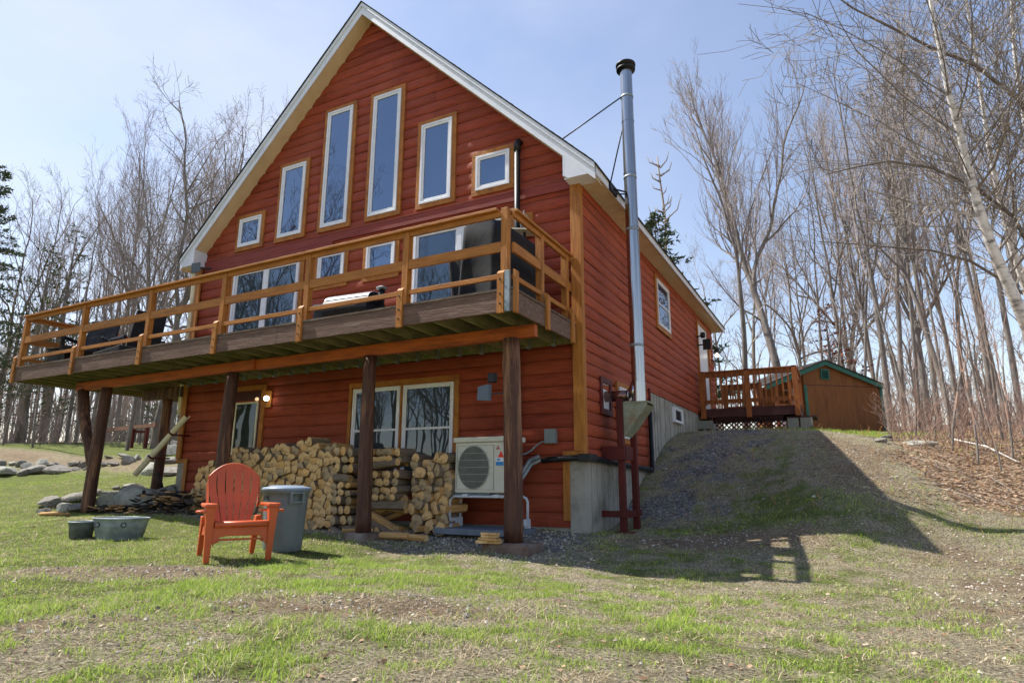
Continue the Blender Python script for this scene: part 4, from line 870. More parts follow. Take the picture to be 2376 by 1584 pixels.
def log_mesh(poly, L_, rnd, kind):
    cxp = sum(p[0] for p in poly) / len(poly); czp = sum(p[1] for p in poly) / len(poly)
    P_ = [((p[0] - cxp) * .985, (p[1] - czp) * .985) for p in poly]
    # subdivide and round some corners; bark on one side
    rp = []; n = len(P_)
    for i in range(n):
        a, b_ = P_[i], P_[(i + 1) % n]
        if math.hypot(a[0] - b_[0], a[1] - b_[1]) < .012: continue
        k = 3 if math.hypot(a[0] - b_[0], a[1] - b_[1]) > .06 else 2
        for j in range(k):
            t = j / k; w_ = .05 if j == 0 else 0
            x = a[0] + (b_[0] - a[0]) * t; z = a[1] + (b_[1] - a[1]) * t; rp.append((x * (1 - w_) + rnd.uniform(-.0035, .0035), z * (1 - w_) + rnd.uniform(-.0035, .0035)))
    n = len(rp); V = []; F = []; mi = []
    ang = rnd.uniform(0, 6.28); rm = max(math.hypot(*p) for p in rp)
    if kind == 'round': rp = [(p[0] / math.hypot(*p) * (.6 * math.hypot(*p) + .4 * rm * .84), p[1] / math.hypot(*p) * (.6 * math.hypot(*p) + .4 * rm * .84)) for p in rp]
    for k, (yy, s) in enumerate(((0, .93), (.008, 1), (L_ * .5, 1.02), (L_, .97))):
        for p in rp: V.append((p[0] * s + (k == 2) * rnd.uniform(-.003, .003), yy, p[1] * s))
    F.append(tuple(range(n))[::-1]); mi.append(0)
    for k in range(3):
        for j in range(n):
            F.append((k*n + j, k*n + (j+1) % n, (k+1)*n + (j+1) % n, (k+1)*n + j)); a = math.atan2(rp[j][1], rp[j][0])
            mi.append(2 if kind == 'round' or abs((a - ang + math.pi) % (2 * math.pi) - math.pi) < 1.1 else (1 if k else 0))
    F.append(tuple(3 * n + j for j in range(n))); mi.append(0)
    mb = MB(); mb.add(V, F); mb.m = mi; return mb, cxp, czp
rnd = random.Random(12)
def top1(x):  # outline of the big pile
    return float(np.interp(x, [-6.85, -6.5, -6.2, -5.8, -5.3, -4.8, -4.5, -4.2, -3.6, -3.2, -2.95], [.92, 1.0, 1.08, 1.27, 1.22, 1.26, 1.36, 1.30, 1.24, 1.20, 1.16])) - .02
endmats = [(m_endgrain, m_split, m_bark), (m_endgray, m_split, m_bark), (mat('pale_log_end', lin('#d8b074'), lin('#b98c54'), 12, .85, .5, c3=lin('#96703e'), c3amt=.6), m_split, m_bark)]
nlog = 0
for x, z, poly in cells(-6.85, -3.62, lambda a: hz(a, -.9) - .02, top1, .130, rnd):
    if nlog >= 300: break
    kind = 'round' if rnd.random() < .22 else 'split'
    mb, cxp, czp = log_mesh(poly, .42, rnd, kind)
    mm = endmats[0 if rnd.random() < .6 else (1 if rnd.random() < .5 else 2)]
    y = -.98 + rnd.uniform(-.035, .045) + (.07 if z > top1(x) - .12 else 0)
    o = mb.build('firewood_log', mm, None, (cxp, y, czp), rot=(R_(rnd.uniform(-2, 2)), 0, R_(rnd.uniform(-5, 5))))
    tag(o, 'split log, cut end facing out, in the big stack left of the middle post', 'firewood', 'firewood logs of the big stack left of the middle log post'); nlog += 1
# crib-stacked end of the big pile: rows alternate
def lengthwise(x0, x1, y0, zb, zt, group, label, rnd, matsel=None, size=.12, depth=3, n0=0):
    z = zb; row = n0; cnt = 0
    while z < zt:
        h = size * rnd.uniform(.8, 1.15)
        if rnd.random() < .4:     # logs running left-right
            for d_ in range(depth):
                poly = [(rnd.uniform(-.01, .01) + h * .5 * c_, h * .5 * s_ + rnd.uniform(-.01, .01)) for c_, s_ in ((-1, -.8), (.2, -1), (1, -.5), (.8, .7), (-.2, 1), (-1, .5))]
                mb, a, b_ = log_mesh(poly, x1 - x0 + rnd.uniform(-.16, .05), rnd, 'round' if rnd.random() < .25 else 'split')
                o = mb.build('firewood_log', endmats[rnd.choice((0, 0, 1, 2))], None, (x0 + rnd.uniform(-.03, .05), y0 + .06 + d_ * .125 + rnd.uniform(-.03, .03), z + h / 2), rot=(R_(rnd.uniform(-25, 25)), R_(rnd.uniform(-5, 5)), R_(-90 + rnd.uniform(-9, 9))))
                tag(o, label, 'firewood', group); cnt += 1
        else:                 # logs running front-back: cut ends show
            x = x0 + h * .4
            while x < x1 - .02:
                w_ = size * rnd.uniform(.8, 1.2); poly = [(w_ * .5 * c_ + rnd.uniform(-.012, .012), h * .5 * s_ + rnd.uniform(-.01, .01)) for c_, s_ in ((-1, -.6), (.0, -1), (1, -.7), (.9, .5), (.1, 1), (-.8, .8))]
                mb, a, b_ = log_mesh(poly, .42, rnd, 'round' if rnd.random() < .35 else 'split')
                o = mb.build('firewood_log', endmats[rnd.choice((0, 0, 1, 2))], None, (x, y0 + rnd.uniform(-.05, .05), z + h / 2 + rnd.uniform(-.012, .012)), rot=(R_(rnd.uniform(-4, 4)), R_(rnd.uniform(-30, 30)), R_(rnd.uniform(-12, 12))))
                tag(o, label, 'firewood', group); cnt += 1; x += w_ * .98
        z += h * .97; row += 1
    return cnt
lengthwise(-3.62, -3.24, -1.0, hz(-3.4, -.9) - .01, 1.12, 'firewood logs of the criss-crossed stack end beside the middle log post', 'log in the criss-crossed end of the big stack just left of the middle post', rnd, size=.125)
lengthwise(-2.97, -2.40, -1.02, hz(-2.6, -.9) + .0, 1.08, 'firewood logs of the small stack right of the middle log post', 'firewood log in the criss-crossed small stack right of the middle log post', rnd, size=.115, n0=1)
# darker logs behind, next to the heat pump
rb = random.Random(77)
k = 0
for x, z, poly in cells(-2.36, -1.70, lambda a: .0, lambda a: 1.03, .125, rb):
    mb, a, b_ = log_mesh(poly, .42, rb, 'round' if rb.random() < .4 else 'split')
    o = mb.build('firewood_log', endmats[rb.choice((0, 1))], None, (a, -.78 + rb.uniform(-.08, .06), b_), rot=(R_(rb.uniform(-4, 4)), 0, R_(rb.uniform(-22, 10))))
    tag(o, 'shaded firewood log stacked close to the left side of the heat pump', 'firewood', 'shaded firewood logs beside the heat pump')
for i, (x, y, a, l) in enumerate(((-2.5, -1.25, 12, .42), (-2.2, -1.12, -6, .4), (-3.25, -1.15, 28, .3), (-5.1, -1.2, 70, .3))):
    poly = [(.055 * math.cos(t) * (1 + .1 * math.sin(3 * t)), .05 * math.sin(t)) for t in [2 * math.pi * j / 8 for j in range(8)]]
    mb, q, q2 = log_mesh(poly, l, rnd, 'split'); o = mb.build('fallen_log', endmats[0], None, (x, y, hz(x, y) + .045), rot=(0, 0, R_(-90 + a)))
    tag(o, ('split log lying on the ground in front of the small wood stack', 'short log lying below the small wood stack nearest the heat pump', 'stub of wood fallen at the right foot of the big wood stack', 'stub of wood lying in front of the middle of the big wood stack')[i], 'firewood')

# ------------------------------------------------------------------ adirondack chair (local: +x viewer's right, +y back, z up)
CL = Vector((-2.50, -3.60)); 
chz = hz(-2.5, -3.6) - .0
chair = thing('adirondack_chair', 'orange red plastic Adirondack chair standing on the lawn in front of the wood stack', 'chair', (CL.x, CL.y, chz), math.atan2(.937, .35) - R_(9))
# local frame: x axis -> (.35,.937); y axis -> (-.937,.35)
def slat_back():
    mb = MB(); H0, H1 = .30, .965
    n = 6; 
    for i in range(n):
        t0 = -1 + 2 * i / n; t1 = -1 + 2 * (i + 1) / n
        g = .0042
        def xw(t, z): return t * (.145 + .115 * min(1, max(0, (z - H0) / .42)) ** .8 + 0 * z)
        def yb(z, x): return .16 + (z - H0) * .36 + .25 * x * x * -1
        def topz(t): return .965 - .155 * abs(t) ** 2.2
        rows = 16; V = []; F = []
        for r in range(rows + 1):
            tz = r / rows; 
            for sgn in (0, 1):
                t = t0 if sgn == 0 else t1; ztop = topz(t); z = H0 + (ztop - H0) * tz
                x = xw(t, z); ed = (i == 0 and sgn == 0) or (i == n - 1 and sgn == 1)
                gap = 0 if ed or z < .33 or (.575 < z < .635) or tz > .92 else g * (1.6 if .64 < z < .80 else 1.0)
                x += gap if sgn == 0 else -gap
                V.append((x, yb(z, x), z))
        m_ = len(V)
        V += [(v[0], v[1] + .018, v[2]) for v in V]
        for r in range(rows):
            a = r * 2; F += [(a, a + 1, a + 3, a + 2), (m_ + a, m_ + a + 2, m_ + a + 3, m_ + a + 1), (a, a + 2, m_ + a + 2, m_ + a), (a + 1, m_ + a + 1, m_ + a + 3, a + 3)]
        F += [(0, m_, m_ + 1, 1), (2 * rows, 2 * rows + 1, m_ + 2 * rows + 1, m_ + 2 * rows)]
        mb.add(V, F)
    return mb
bk = slat_back().build('backrest', m_chair, chair, bevel=.003)
# rolled top rim and side flanges
mb = MB(); mb.tube([( .262 * t, .16 + (.965 - .155 * abs(t) ** 2.2 - .30) * .36 - .25 * (.262 * t) ** 2 + .012, .965 - .155 * abs(t) ** 2.2) for t in [-1 + 2 * k / 24 for k in range(25)]], .014, 8); mb.build('back_rim', m_chair, bk)
for s in (-1, 1):
    mb = MB(); mb.add([(s * .262, .305, .80), (s * .275, .335, .74), (s * .245, .235, .56), (s * .235, .26, .5), (s * .262, .325, .80), (s * .275, .355, .74), (s * .27, .27, .55), (s * .26, .3, .5)], [(0, 1, 3, 2), (4, 6, 7, 5), (0, 2, 6, 4), (1, 5, 7, 3), (0, 4, 5, 1), (2, 3, 7, 6)]); mb.build('back_flange', m_chair, bk, bevel=.004)
# contoured seat with slits and rolled front
mb = MB(); prof = [(-.30, .335), (-.315, .36), (-.30, .385), (-.26, .395), (-.18, .385), (-.05, .35), (.08, .315), (.17, .30)]
for i in range(5):
    a = -.25 + i * .1; b_ = a + (.1 if i == 4 else .094)
    P_ = [(p[0], p[1]) for p in prof]; bot = [(p[0], p[1] - .016) for p in prof[::-1] if p[0] > -.29]
    mb.prism(P_ + bot, 'x', a, b_)
mb.build('seat', m_chair, chair, bevel=.003)
MB().tube([(-.25, -.30, .362), (.25, -.30, .362)], .03, 12).build('seat_roll', m_chair, chair)
# front apron with arch
ap = [(-.255, .335), (.255, .335)] + [(.262 - .0 * k, .2 - 0 * k) for k in (0,)] + [(.235, .16)] + [(.20 * math.cos(a), .155 + .085 * math.sin(a)) for a in [math.pi * k / 12 for k in range(1, 12)]][0:0]
arch = [(.26, .20), (.245, .155), (.225, .205), (.19, .238), (.14, .25), (-.14, .25), (-.19, .238), (-.225, .205), (-.245, .155), (-.26, .20)]
mb = MB(); mb.prism([(-.26, .335), (.26, .335)] + arch, 'y', -.285, -.262); mb.prism([(-.24, .215), (-.19, .225), (.19, .225), (.24, .215), (.225, .18), (.18, .205), (-.18, .205), (-.225, .18)], 'y', -.262, -.25)
mb.build('apron', m_chair, chair, bevel=.003)
for s in (-1, 1):
    # front leg: wide tapered channel rising into the arm
    mb = MB(); V = []
    for z, xo, xi, y0, y1 in ((0, .312, .262, -.285, -.235), (.1, .318, .26, -.295, -.235), (.25, .324, .258, -.305, -.23), (.40, .332, .255, -.315, -.22), (.535, .345, .25, -.325, -.2)):
        V += [(s * xi, y0, z), (s * xo, y0, z), (s * xo, y1, z), (s * xi, y1, z)]
    F = [(3, 2, 1, 0)] + [(k*4 + j, k*4 + (j+1) % 4, (k+1)*4 + (j+1) % 4, (k+1)*4 + j) for k in range(4) for j in range(4)] + [(16, 17, 18, 19)]
    mb.add(V, F); mb.build('leg', m_chair, chair, bevel=.008)
    mb = MB(); V = []
    for z, xo, xi, y0, y1 in ((0, .285, .24, .40, .45), (.15, .29, .235, .34, .41), (.31, .295, .23, .25, .36), (.42, .30, .24, .2, .33)):
        V += [(s * xi, y0, z), (s * xo, y0, z), (s * xo, y1, z), (s * xi, y1, z)]
    F = [(3, 2, 1, 0)] + [(k*4 + j, k*4 + (j+1) % 4, (k+1)*4 + (j+1) % 4, (k+1)*4 + j) for k in range(3) for j in range(4)] + [(12, 13, 14, 15)]
    mb.add(V, F); mb.build('leg', m_chair, chair, bevel=.006)
    # side rail under the arm and seat side
    mb = MB(); mb.add([(s * .25, -.25, .28), (s * .275, -.25, .28), (s * .28, .33, .22), (s * .255, .33, .22), (s * .25, -.25, .37), (s * .275, -.25, .37), (s * .28, .33, .31), (s * .255, .33, .31)], BF); mb.build('side_rail', m_chair, chair, bevel=.003)
    mb = MB(); mb.add([(s * .29, -.25, .475), (s * .31, -.25, .475), (s * .30, .30, .455), (s * .28, .30, .455), (s * .29, -.25, .505), (s * .31, -.25, .505), (s * .30, .30, .49), (s * .28, .30, .49)], BF); mb.build('arm_brace', m_chair, chair, bevel=.003)
    # arm: paddle shape
    pl_ = [(.235, -.33), (.30, -.355), (.355, -.34), (.37, -.27), (.36, -.1), (.335, .1), (.315, .27), (.27, .33), (.255, .2), (.26, .0), (.24, -.12)]
    mb = MB(); mb.prism([(s * p[0], p[1]) for p in pl_], 'z', .528, .562)
    mb.v = [(v[0], v[1], v[2] - .02 * max(0, v[1])) for v in mb.v]; arm = mb.build('armrest', m_chair, chair, bevel=.01)
    mb = MB(); mb.tube([(s * (.365 + .045 * math.cos(a)), -.22 + .06 * math.sin(a), .487) for a in [R_(-110) + R_(220) * k / 14 for k in range(15)]], .013, 8); mb.tube([(s * .365, -.16, .487), (s * .32, -.14, .487)], .011, 6); mb.tube([(s * .36, -.28, .487), (s * .32, -.29, .487)], .011, 6); mb.build('cup_ring', m_chair, arm)

# ------------------------------------------------------------------ rubbish bin
bc = G((440 + 1180 / 5.807), (1060 + 1262 / 5.807)); bp_ = G(654, 1283); aw_ = Vector((bp_.x - CAM[0], bp_.y - CAM[1])).normalized(); bx, by = bp_.x + aw_.x * .2, bp_.y + aw_.y * .2; bz = hz(bx, by)
can = thing('rubbish_bin', 'grey blue round plastic rubbish bin with a lid standing behind the orange chair', 'bin', (bx, by, bz), 0)
mb = MB(); nseg = 72; prof = [(.0001, .0), (.205, 0), (.215, .02), (.222, .1), (.243, .5), (.25, .60), (.252, .66), (.268, .665), (.27, .70), (.255, .705)]
V = []; F = []
for k, (r, z) in enumerate(prof):
    for j in range(nseg):
        a = 2 * math.pi * j / nseg; fl_ = 0
        if .02 <= z <= .6: fl_ = -.006 * (1 if (j % 12) in (0, 1) else 0)
        V.append(((r + fl_) * math.cos(a), (r + fl_) * math.sin(a), z))
for k in range(len(prof) - 1):
    for j in range(nseg): F.append((k*nseg + j, k*nseg + (j+1) % nseg, (k+1)*nseg + (j+1) % nseg, (k+1)*nseg + j))
mb.add(V, F, 0, True); mb.build('body', m_can, can)
mb = MB(); mb.lathe([(.272, .69), (.282, .70), (.284, .715), (.272, .728), (.25, .732), (.2, .742), (.18, .752), (.0001, .755)], (0, 0, 0), 60); mb.build('lid', m_canlid, can)
for a0 in (-18, 162):
    a = R_(a0); c_, s_ = math.cos(a), math.sin(a); T = lambda u, o, z: ((.25 + o) * c_ - u * s_, (.25 + o) * s_ + u * c_, z)
    mb = MB()
    for u0, u1, o0, o1, z0, z1 in ((-.085, -.06, .0, .055, .54, .66), (.06, .085, .0, .055, .54, .66), (-.06, .06, .035, .055, .55, .575), (-.085, .085, .0, .058, .655, .675)):
        mb.add([T(u0, o0, z0), T(u1, o0, z0), T(u1, o1, z0), T(u0, o1, z0), T(u0, o0, z1), T(u1, o0, z1), T(u1, o1, z1), T(u0, o1, z1)], BF)
    mb.build('handle', m_can, can, bevel=.006)
# dark block lettering on the bin, wrapping round its left side
def text_mesh(s, size):
    cu = bpy.data.curves.new('letters', 'FONT'); cu.body = s; cu.size = size; cu.extrude = .0008; cu.offset = size * .03; cu.resolution_u = 3
    o = bpy.data.objects.new('letters', cu); COL.objects.link(o); bpy.context.view_layer.update()
    me = bpy.data.meshes.new_from_object(o.evaluated_get(bpy.context.evaluated_depsgraph_get())); bpy.data.objects.remove(o); return me
mtxt = text_mesh('BRUTE', .062)
a0 = R_(-97)
for v in mtxt.vertices:
    a = a0 + (v.co.x - .16) / .252; r = .2545 + v.co.z; v.co = (r * math.cos(a), r * math.sin(a), .585 + v.co.y)
mtxt.materials.append(mat('black_lettering', lin('#1c1f24'), lin('#1c1f24'), 3, .6, 0)); link('lettering', mtxt, can)

# ------------------------------------------------------------------ tubs
def tub(name, label, px, py, a_, b_, h, rz, handles=True, bm_=None):
    p = G(px, py); c_ = Vector((p.x, p.y)); away = Vector((c_.x - CAM[0], c_.y - CAM[1])).normalized(); c_ = c_ + away * b_ * .85
    t = thing(name, label, 'tub', (c_.x, c_.y, hz(c_.x, c_.y) - .01), rz)
    mb = MB(); n = 48
    pr = [(.0001, .005), (.80, .0), (.83, .02), (.86, h * .25), (.87, h * .26), (.93, h * .62), (.945, h * .66), (.94, h * .70), (1.0, h - .01), (1.03, h), (1.0, h + .006), (.98, h - .01), (.9, h * .5), (.82, .04), (.0001, .03)]
    mb.lathe([(r, z) for r, z in pr], (0, 0, 0), n, sx=a_, sy=b_); mb.build('body', bm_ or m_galv, t)
    mb = MB(); mb.tube([(a_ * 1.015 * math.cos(q), b_ * 1.015 * math.sin(q), h) for q in [2 * math.pi * k / 48 for k in range(49)]], .009, 6); mb.build('rim', m_galv, t)
    if handles:
        for u in (-.5, .5):
            q = math.asin(max(-1, -math.sqrt(1 - u * u))); mb = MB(); y = -b_ * .96 * math.sqrt(1 - u * u)
            mb.tube([(a_ * u + .035 * math.cos(w_), y - .012, h * .72 + .03 * math.sin(w_)) for w_ in [2 * math.pi * k / 12 for k in range(13)]], .005, 6); mb.build('handle', m_iron, t)
    return t
ang = math.atan2(RT[1], RT[0])
tub('wash_tub', 'large oval galvanised wash tub on the lawn left of the orange chair', 1080/3.92, 960 + 1150/3.92, .365, .22, .27, ang - .1)
tub('small_bucket', 'small dark galvanised bucket standing left of the oval wash tub', 728/3.92, 960 + 1148/3.92, .155, .15, .215, ang, handles=False, bm_=mat('dull_dark_galvanised', lin('#6c726e'), lin('#4c524e'), 8, .6, .2, metal=.2, c3=lin('#3c3e38'), c3amt=.7))
# ------------------------------------------------------------------ rocks
def rock_mesh(seed, flat=.6, ang_=.35):
    rr = np.random.RandomState(seed); import bmesh
    bm = bmesh.new(); bmesh.ops.create_icosphere(bm, subdivisions=3, radius=1)
    pl = rr.normal(size=(11, 3)); pl /= np.linalg.norm(pl, axis=1)[:, None]; dd = rr.uniform(.42, .85, 11)
    for v in bm.verts:
        p = np.array(v.co); 
        for n_, d_ in zip(pl, dd):
            k = p @ n_
            if k > d_: p = p - n_ * (k - d_)
        p = p * (1 + .05 * math.sin(p[0] * 5 + seed) * math.sin(p[1] * 6)); p[2] *= flat; v.co = p
    me = bpy.data.meshes.new('rock'); bm.to_mesh(me); bm.free(); me.materials.append(m_rock if seed % 3 else m_rockpale); smooth(me, False)
    return me
RM = [rock_mesh(i, .5 + .08 * (i % 4)) for i in range(12)]
def rock(px, py, sx, sy, sz, rz=0, tilt=0, label=None, group=None, mi=0, dmat=None, lift=.25, name='rock'):
    p = G(px, py); o = bpy.data.objects.new(name, RM[mi % 12]); COL.objects.link(o)
    away = Vector((p.x - CAM[0], p.y - CAM[1])).normalized(); x = p.x + away.x * sy * .7; y = p.y + away.y * sy * .7
    o.location = (x, y, hz(x, y) + sz * lift); o.scale = (sx, sy, sz); o.rotation_euler = (R_(tilt), 0, ang + R_(rz)); tag(o, label, 'rock', group); return o
q = lambda x, y: (x / 4.9, 880 + y / 4.9)      # coordinates read on a 4.9x enlargement
near = [((640, 1440), .22, .16, .12, 30, -20, 'flat angular slab tucked between the pale rock and the long slab', 2), ((1080, 1330), .2, .16, .14, -30, 15, 'squarish stone right behind the leaning post foot', 7), ((1380, 1420), .16, .12, .12, 50, 25, 'small wedge stone above the tilted slab', 4), ((520, 1520), .16, .1, .09, 10, 5, 'low stone at the near left corner of the rock heap', 10), ((560, 1460), .34, .2, .26, 5, 8, 'big pale rounded rock at the left end of the rock heap', 1), ((830, 1400), .30, .2, .2, -8, 25, 'long grey slab leaning left of the leaning log post', 2),
 ((720, 1520), .18, .15, .16, 20, 30, 'small pale wedge stone in front of the rock heap, left of the leaning post', 3), ((880, 1510), .22, .15, .2, 0, 0, 'brown mossy boulder just left of the leaning post', 4),
 ((1230, 1350), .32, .2, .2, 5, 0, 'flat brown rock behind the leaning post, top of the heap', 5), ((1290, 1480), .32, .12, .38, 10, 35, 'tilted round grey slab right of the leaning post', 6),
 ((1310, 1255), .13, .12, .14, 0, 0, 'small angular stone on top of the heap, left of the two stacked flat rocks', 8), ((1510, 1245), .24, .18, .17, 0, 0, 'upper flat pale rock of the two stacked rocks', 9), ((1480, 1330), .24, .18, .2, 0, 0, 'lower brown rock of the two stacked rocks', 7),
 ((1640, 1480), .62, .3, .58, -3, 4, 'largest smooth pale boulder in front of the rear log post', 0), ((1960, 1390), .42, .3, .3, 5, 0, 'grey boulder between the largest boulder and the house corner', 10), ((1180, 1500), .25, .14, .12, 8, 0, 'low brown stone behind the bucket', 11)]
for (px_, sx, sy, sz, rz, tl, lb, mi_) in near: rock(*q(*px_), sx, sy, sz, rz, tl, lb, None, mi_)
wall_ = [(90, 1100, .62, .36), (250, 1100, .35, .26), (400, 1085, .5, .3), (470, 1010, .4, .25), (670, 1070, .62, .32), (560, 1010, .3, .2), (330, 1020, .35, .2), (240, 1000, .28, .2), (860, 1040, .3, .16), (830, 990, .25, .2), (950, 1000, .3, .2), (890, 985, .22, .2), (960, 1035, .1, .1), (1170, 990, .25, .18), (1290, 985, .35, .14), (1450, 965, .5, .26), (1440, 905, .6, .2), (1240, 905, .3, .12), (1560, 915, .3, .18), (20, 1000, .3, .25), (-60, 1090, .6, .35), (130, 985, .25, .16), (620, 985, .3, .16)]
for i, (x, y, s, h) in enumerate(wall_): rock(*q(x, y), s * .62, s * .5, h * .95, 7 * i, 4 + 9 * (i % 3), 'grey fieldstone in the stone row below the far left bank', 'fieldstones along the far left bank', i)
side_ = [(1700, 1100, .45, .35), (1960, 1090, .5, .3), (1900, 960, .4, .3), (1990, 860, .5, .35), (1740, 960, .35, .28), (2000, 760, .5, .3)]
for i, (x, y, s, h) in enumerate(side_): rock(*q(x, y), s, s * .6, h, 20 * i - 20, 12 * (i % 3), 'grey boulder on the bank behind the rear log post', 'boulders behind the rear log post', i + 3)
q2 = lambda x, y: (1940 + x / 3.135, 700 + y / 3.135)
for i, (x, y, s, h, lb) in enumerate(((330, 1030, .17, .13, 'left one of two small pale stones on the slope crest right of the shed'), (370, 1005, .13, .11, 'right one of two small pale stones on the slope crest right of the shed'), (600, 1050, .42, .12, 'broad flat mossy rock in the leaf litter right of the shed'))): rock(*q2(x, y), s, s * .7, h, 0, 0, lb, None, i + 1, name='stone')
# scrap bark and kindling heap left of the wood stack: one uncountable heap
rr = random.Random(31); mb = MB()
for i in range(260):
    t = rr.random(); px_, py_ = q(1500 + 800 * rr.random(), 1420 + 130 * rr.random()) if t < .8 else q(950 + 550 * rr.random(), 1480 + 50 * rr.random())
    p = G(px_, py_); l = rr.uniform(.06, .22); a = rr.uniform(0, 6.28); hh = rr.random() ** 1.6 * (.30 if t < .8 else .08)
    d_ = Vector((math.cos(a), math.sin(a), rr.uniform(-.4, .4))) * l / 2; c_ = p + Vector((0, 0, .03 + hh)); mb.bar(c_ - d_, c_ + d_, rr.uniform(.05, .13), rr.uniform(.008, .025), 1 if rr.random() < (.22 if t < .8 else .6) else 0)
o = mb.build('bark_debris', [m_debris, m_split]); tag(o, 'dark heap of bark and kindling scraps between the boulders and the wood stack', 'wood scraps', kind='stuff')
for i, (x, y, l, a, r) in enumerate(((620, 1550, .5, 4, .03), (1790, 1330, .35, 75, .045), (1900, 1500, .5, 12, .05))):
    p = G(*q(x, y)); mb = MB().tube([(-l / 2, 0, 0), (0, .01, .01), (l / 2, 0, 0)], [r, r * 1.1, r * .8], 8); o = mb.build('stick', m_split if i != 1 else m_debris, None, (p.x, p.y, p.z + (.03, .3, .2)[i]), rot=(0, R_((0, 60, 5)[i]), ang + R_(a)))
    tag(o, ('pale barkless stick on the lawn left of the bucket', 'upright dark scrap sticking out of the bark heap', 'greyish stick across the bark heap')[i], 'stick')
sl_ = [(-8.05, -.38, 1.92), (-9.33, -.45, .82)]
dt = thing('gutter_trough', 'cream plastic half gutter sloping down to the left from the downspout', 'gutter', (0, 0, 0))
P0, P1_ = Vector(sl_[0]), Vector(sl_[1]); d_ = (P1_ - P0).normalized(); a_ = d_.cross(Vector((0, 0, 1))).normalized(); b_ = a_.cross(d_).normalized(); mb = MB()
V = []; F = []; m_ = 10
for k, P_ in enumerate((P0, P1_)):
    for j in range(m_ + 1):
        w_ = math.pi * j / m_; V.append(P_ + a_ * (.062 * math.cos(w_)) - b_ * (.07 * math.sin(w_)))
    for j in range(m_ + 1):
        w_ = math.pi * (1 - j / m_); V.append(P_ + a_ * (.055 * math.cos(w_)) - b_ * (.062 * math.sin(w_)))
n = 2 * (m_ + 1)
for j in range(n): F.append((j, (j + 1) % n, n + (j + 1) % n, n + j))
F += [tuple(range(n))[::-1], tuple(n + j for j in range(n))]
mb.add(V, F); mb.build('channel', m_cream, dt)
mb = MB()
for t in (.28, .68):
    P_ = P0.lerp(P1_, t); mb.tube([P_ + a_ * (.072 * math.cos(w_)) - b_ * (.082 * math.sin(w_)) for w_ in [math.pi * (j / 10) for j in range(11)]], .018, 6)
    mb.tube([P_ - b_ * .08, P_ + Vector((.05, .35, -.05))], .018, 6)
mb.build('holder', m_redpost, dt)
# ------------------------------------------------------------------ side entry deck
YD = 8.05
sdk = thing('side_deck', 'small raised side entry deck with orange stained baluster railing and maroon lattice skirt', 'deck', (0, 0, 0))
DB, DTp = 2.33, 2.45
MB().box(.08, 2.36, YD, YD + .04, 2.28, 2.47).build('rim_board', m_darkred, sdk, bevel=.004)
MB().box(.08, 2.36, YD + 1.66, YD + 1.7, 2.28, 2.47).build('rim_board', m_darkred, sdk)
MB().box(2.32, 2.36, YD + .04, YD + 1.66, 2.28, 2.47).build('rim_board', m_darkred, sdk)
for i in range(12): MB().box(.06, 2.38, YD + .0 + i * .142, YD + .136 + i * .142, 2.472, 2.5).build('deck_board', m_darkred, sdk)
def rail_run(x0, x1, y, zt, posts, dirx=True):
    for i, p in enumerate(posts):
        if dirx: MB().box(p - .06, p + .06, y - .07, y + .03, 2.25, zt + .03).build('railing_post', m_railor, sdk, bevel=.004)
        else: MB().box(y - .05, y + .05, p - .05, p + .05, 2.5, zt + .03).build('railing_post', m_railor, sdk, bevel=.004)
    for z0, z1 in ((2.62, 2.72), (zt - .13, zt - .01)):
        (MB().box(x0, x1, y - .02, y + .018, z0, z1) if dirx else MB().box(y - .02, y + .018, x0, x1, z0, z1)).build('rail', m_railor, sdk)
    (MB().box(x0, x1, y - .07, y + .07, zt - .008, zt + .022) if dirx else MB().box(y - .07, y + .07, x0, x1, zt - .008, zt + .022)).build('rail_cap', m_railor, sdk)
    n = int((x1 - x0) / .13)
    for i in range(n):
        u = x0 + .09 + i * (x1 - x0 - .12) / n
        (MB().box(u - .018, u + .018, y - .055, y - .021, 2.58, zt - .02) if dirx else MB().box(y - .055, y - .021, u - .018, u + .018, 2.58, zt - .02)).build('baluster', m_railor, sdk)
rail_run(.15, 2.34, YD - .0, 3.42, (.15, 1.24, 2.33))
rail_run(YD + .08, YD + 1.68, 2.33, 3.42, (YD + 1.68,), False)
rail_run(.5, 1.35, YD + 1.69, 3.30, (.45, 1.35))
# steps down at the right with block supports
MB().box(2.05, 2.72, YD + .1, YD + .9, 2.20, 2.245).build('step', m_darkred, sdk, bevel=.004)
m_lat = mat('maroon_lattice', lin('#442424'), lin('#311a1a'), 5, .7, .1)
mb = MB(); z0, z1 = 1.90, 2.27; x0, x1 = .40, 2.02; W_ = .032; stp = .115
for s in (1, -1):
    c_ = x0 - (z1 - z0) if s > 0 else x0; k = c_
    while k < (x1 if s > 0 else x1 + (z1 - z0)):
        a, b_ = (k, z0), (k + s * (z1 - z0), z1)
        pts_ = []
        for t in [j / 40 for j in range(41)]:
            x = a[0] + (b_[0] - a[0]) * t
            if x0 <= x <= x1: pts_.append((x, z0 + (z1 - z0) * t))
        if len(pts_) > 1: yy = YD + .05 + (.0 if s > 0 else .009); mb.bar((pts_[0][0], yy, pts_[0][1]), (pts_[-1][0], yy, pts_[-1][1]), W_, .007, up=(0, 1, 0))
        k += stp
mb.box(x0, x1, YD + .06, YD + .075, z1 - .03, z1 + .01); mb.build('lattice', m_lat, sdk)
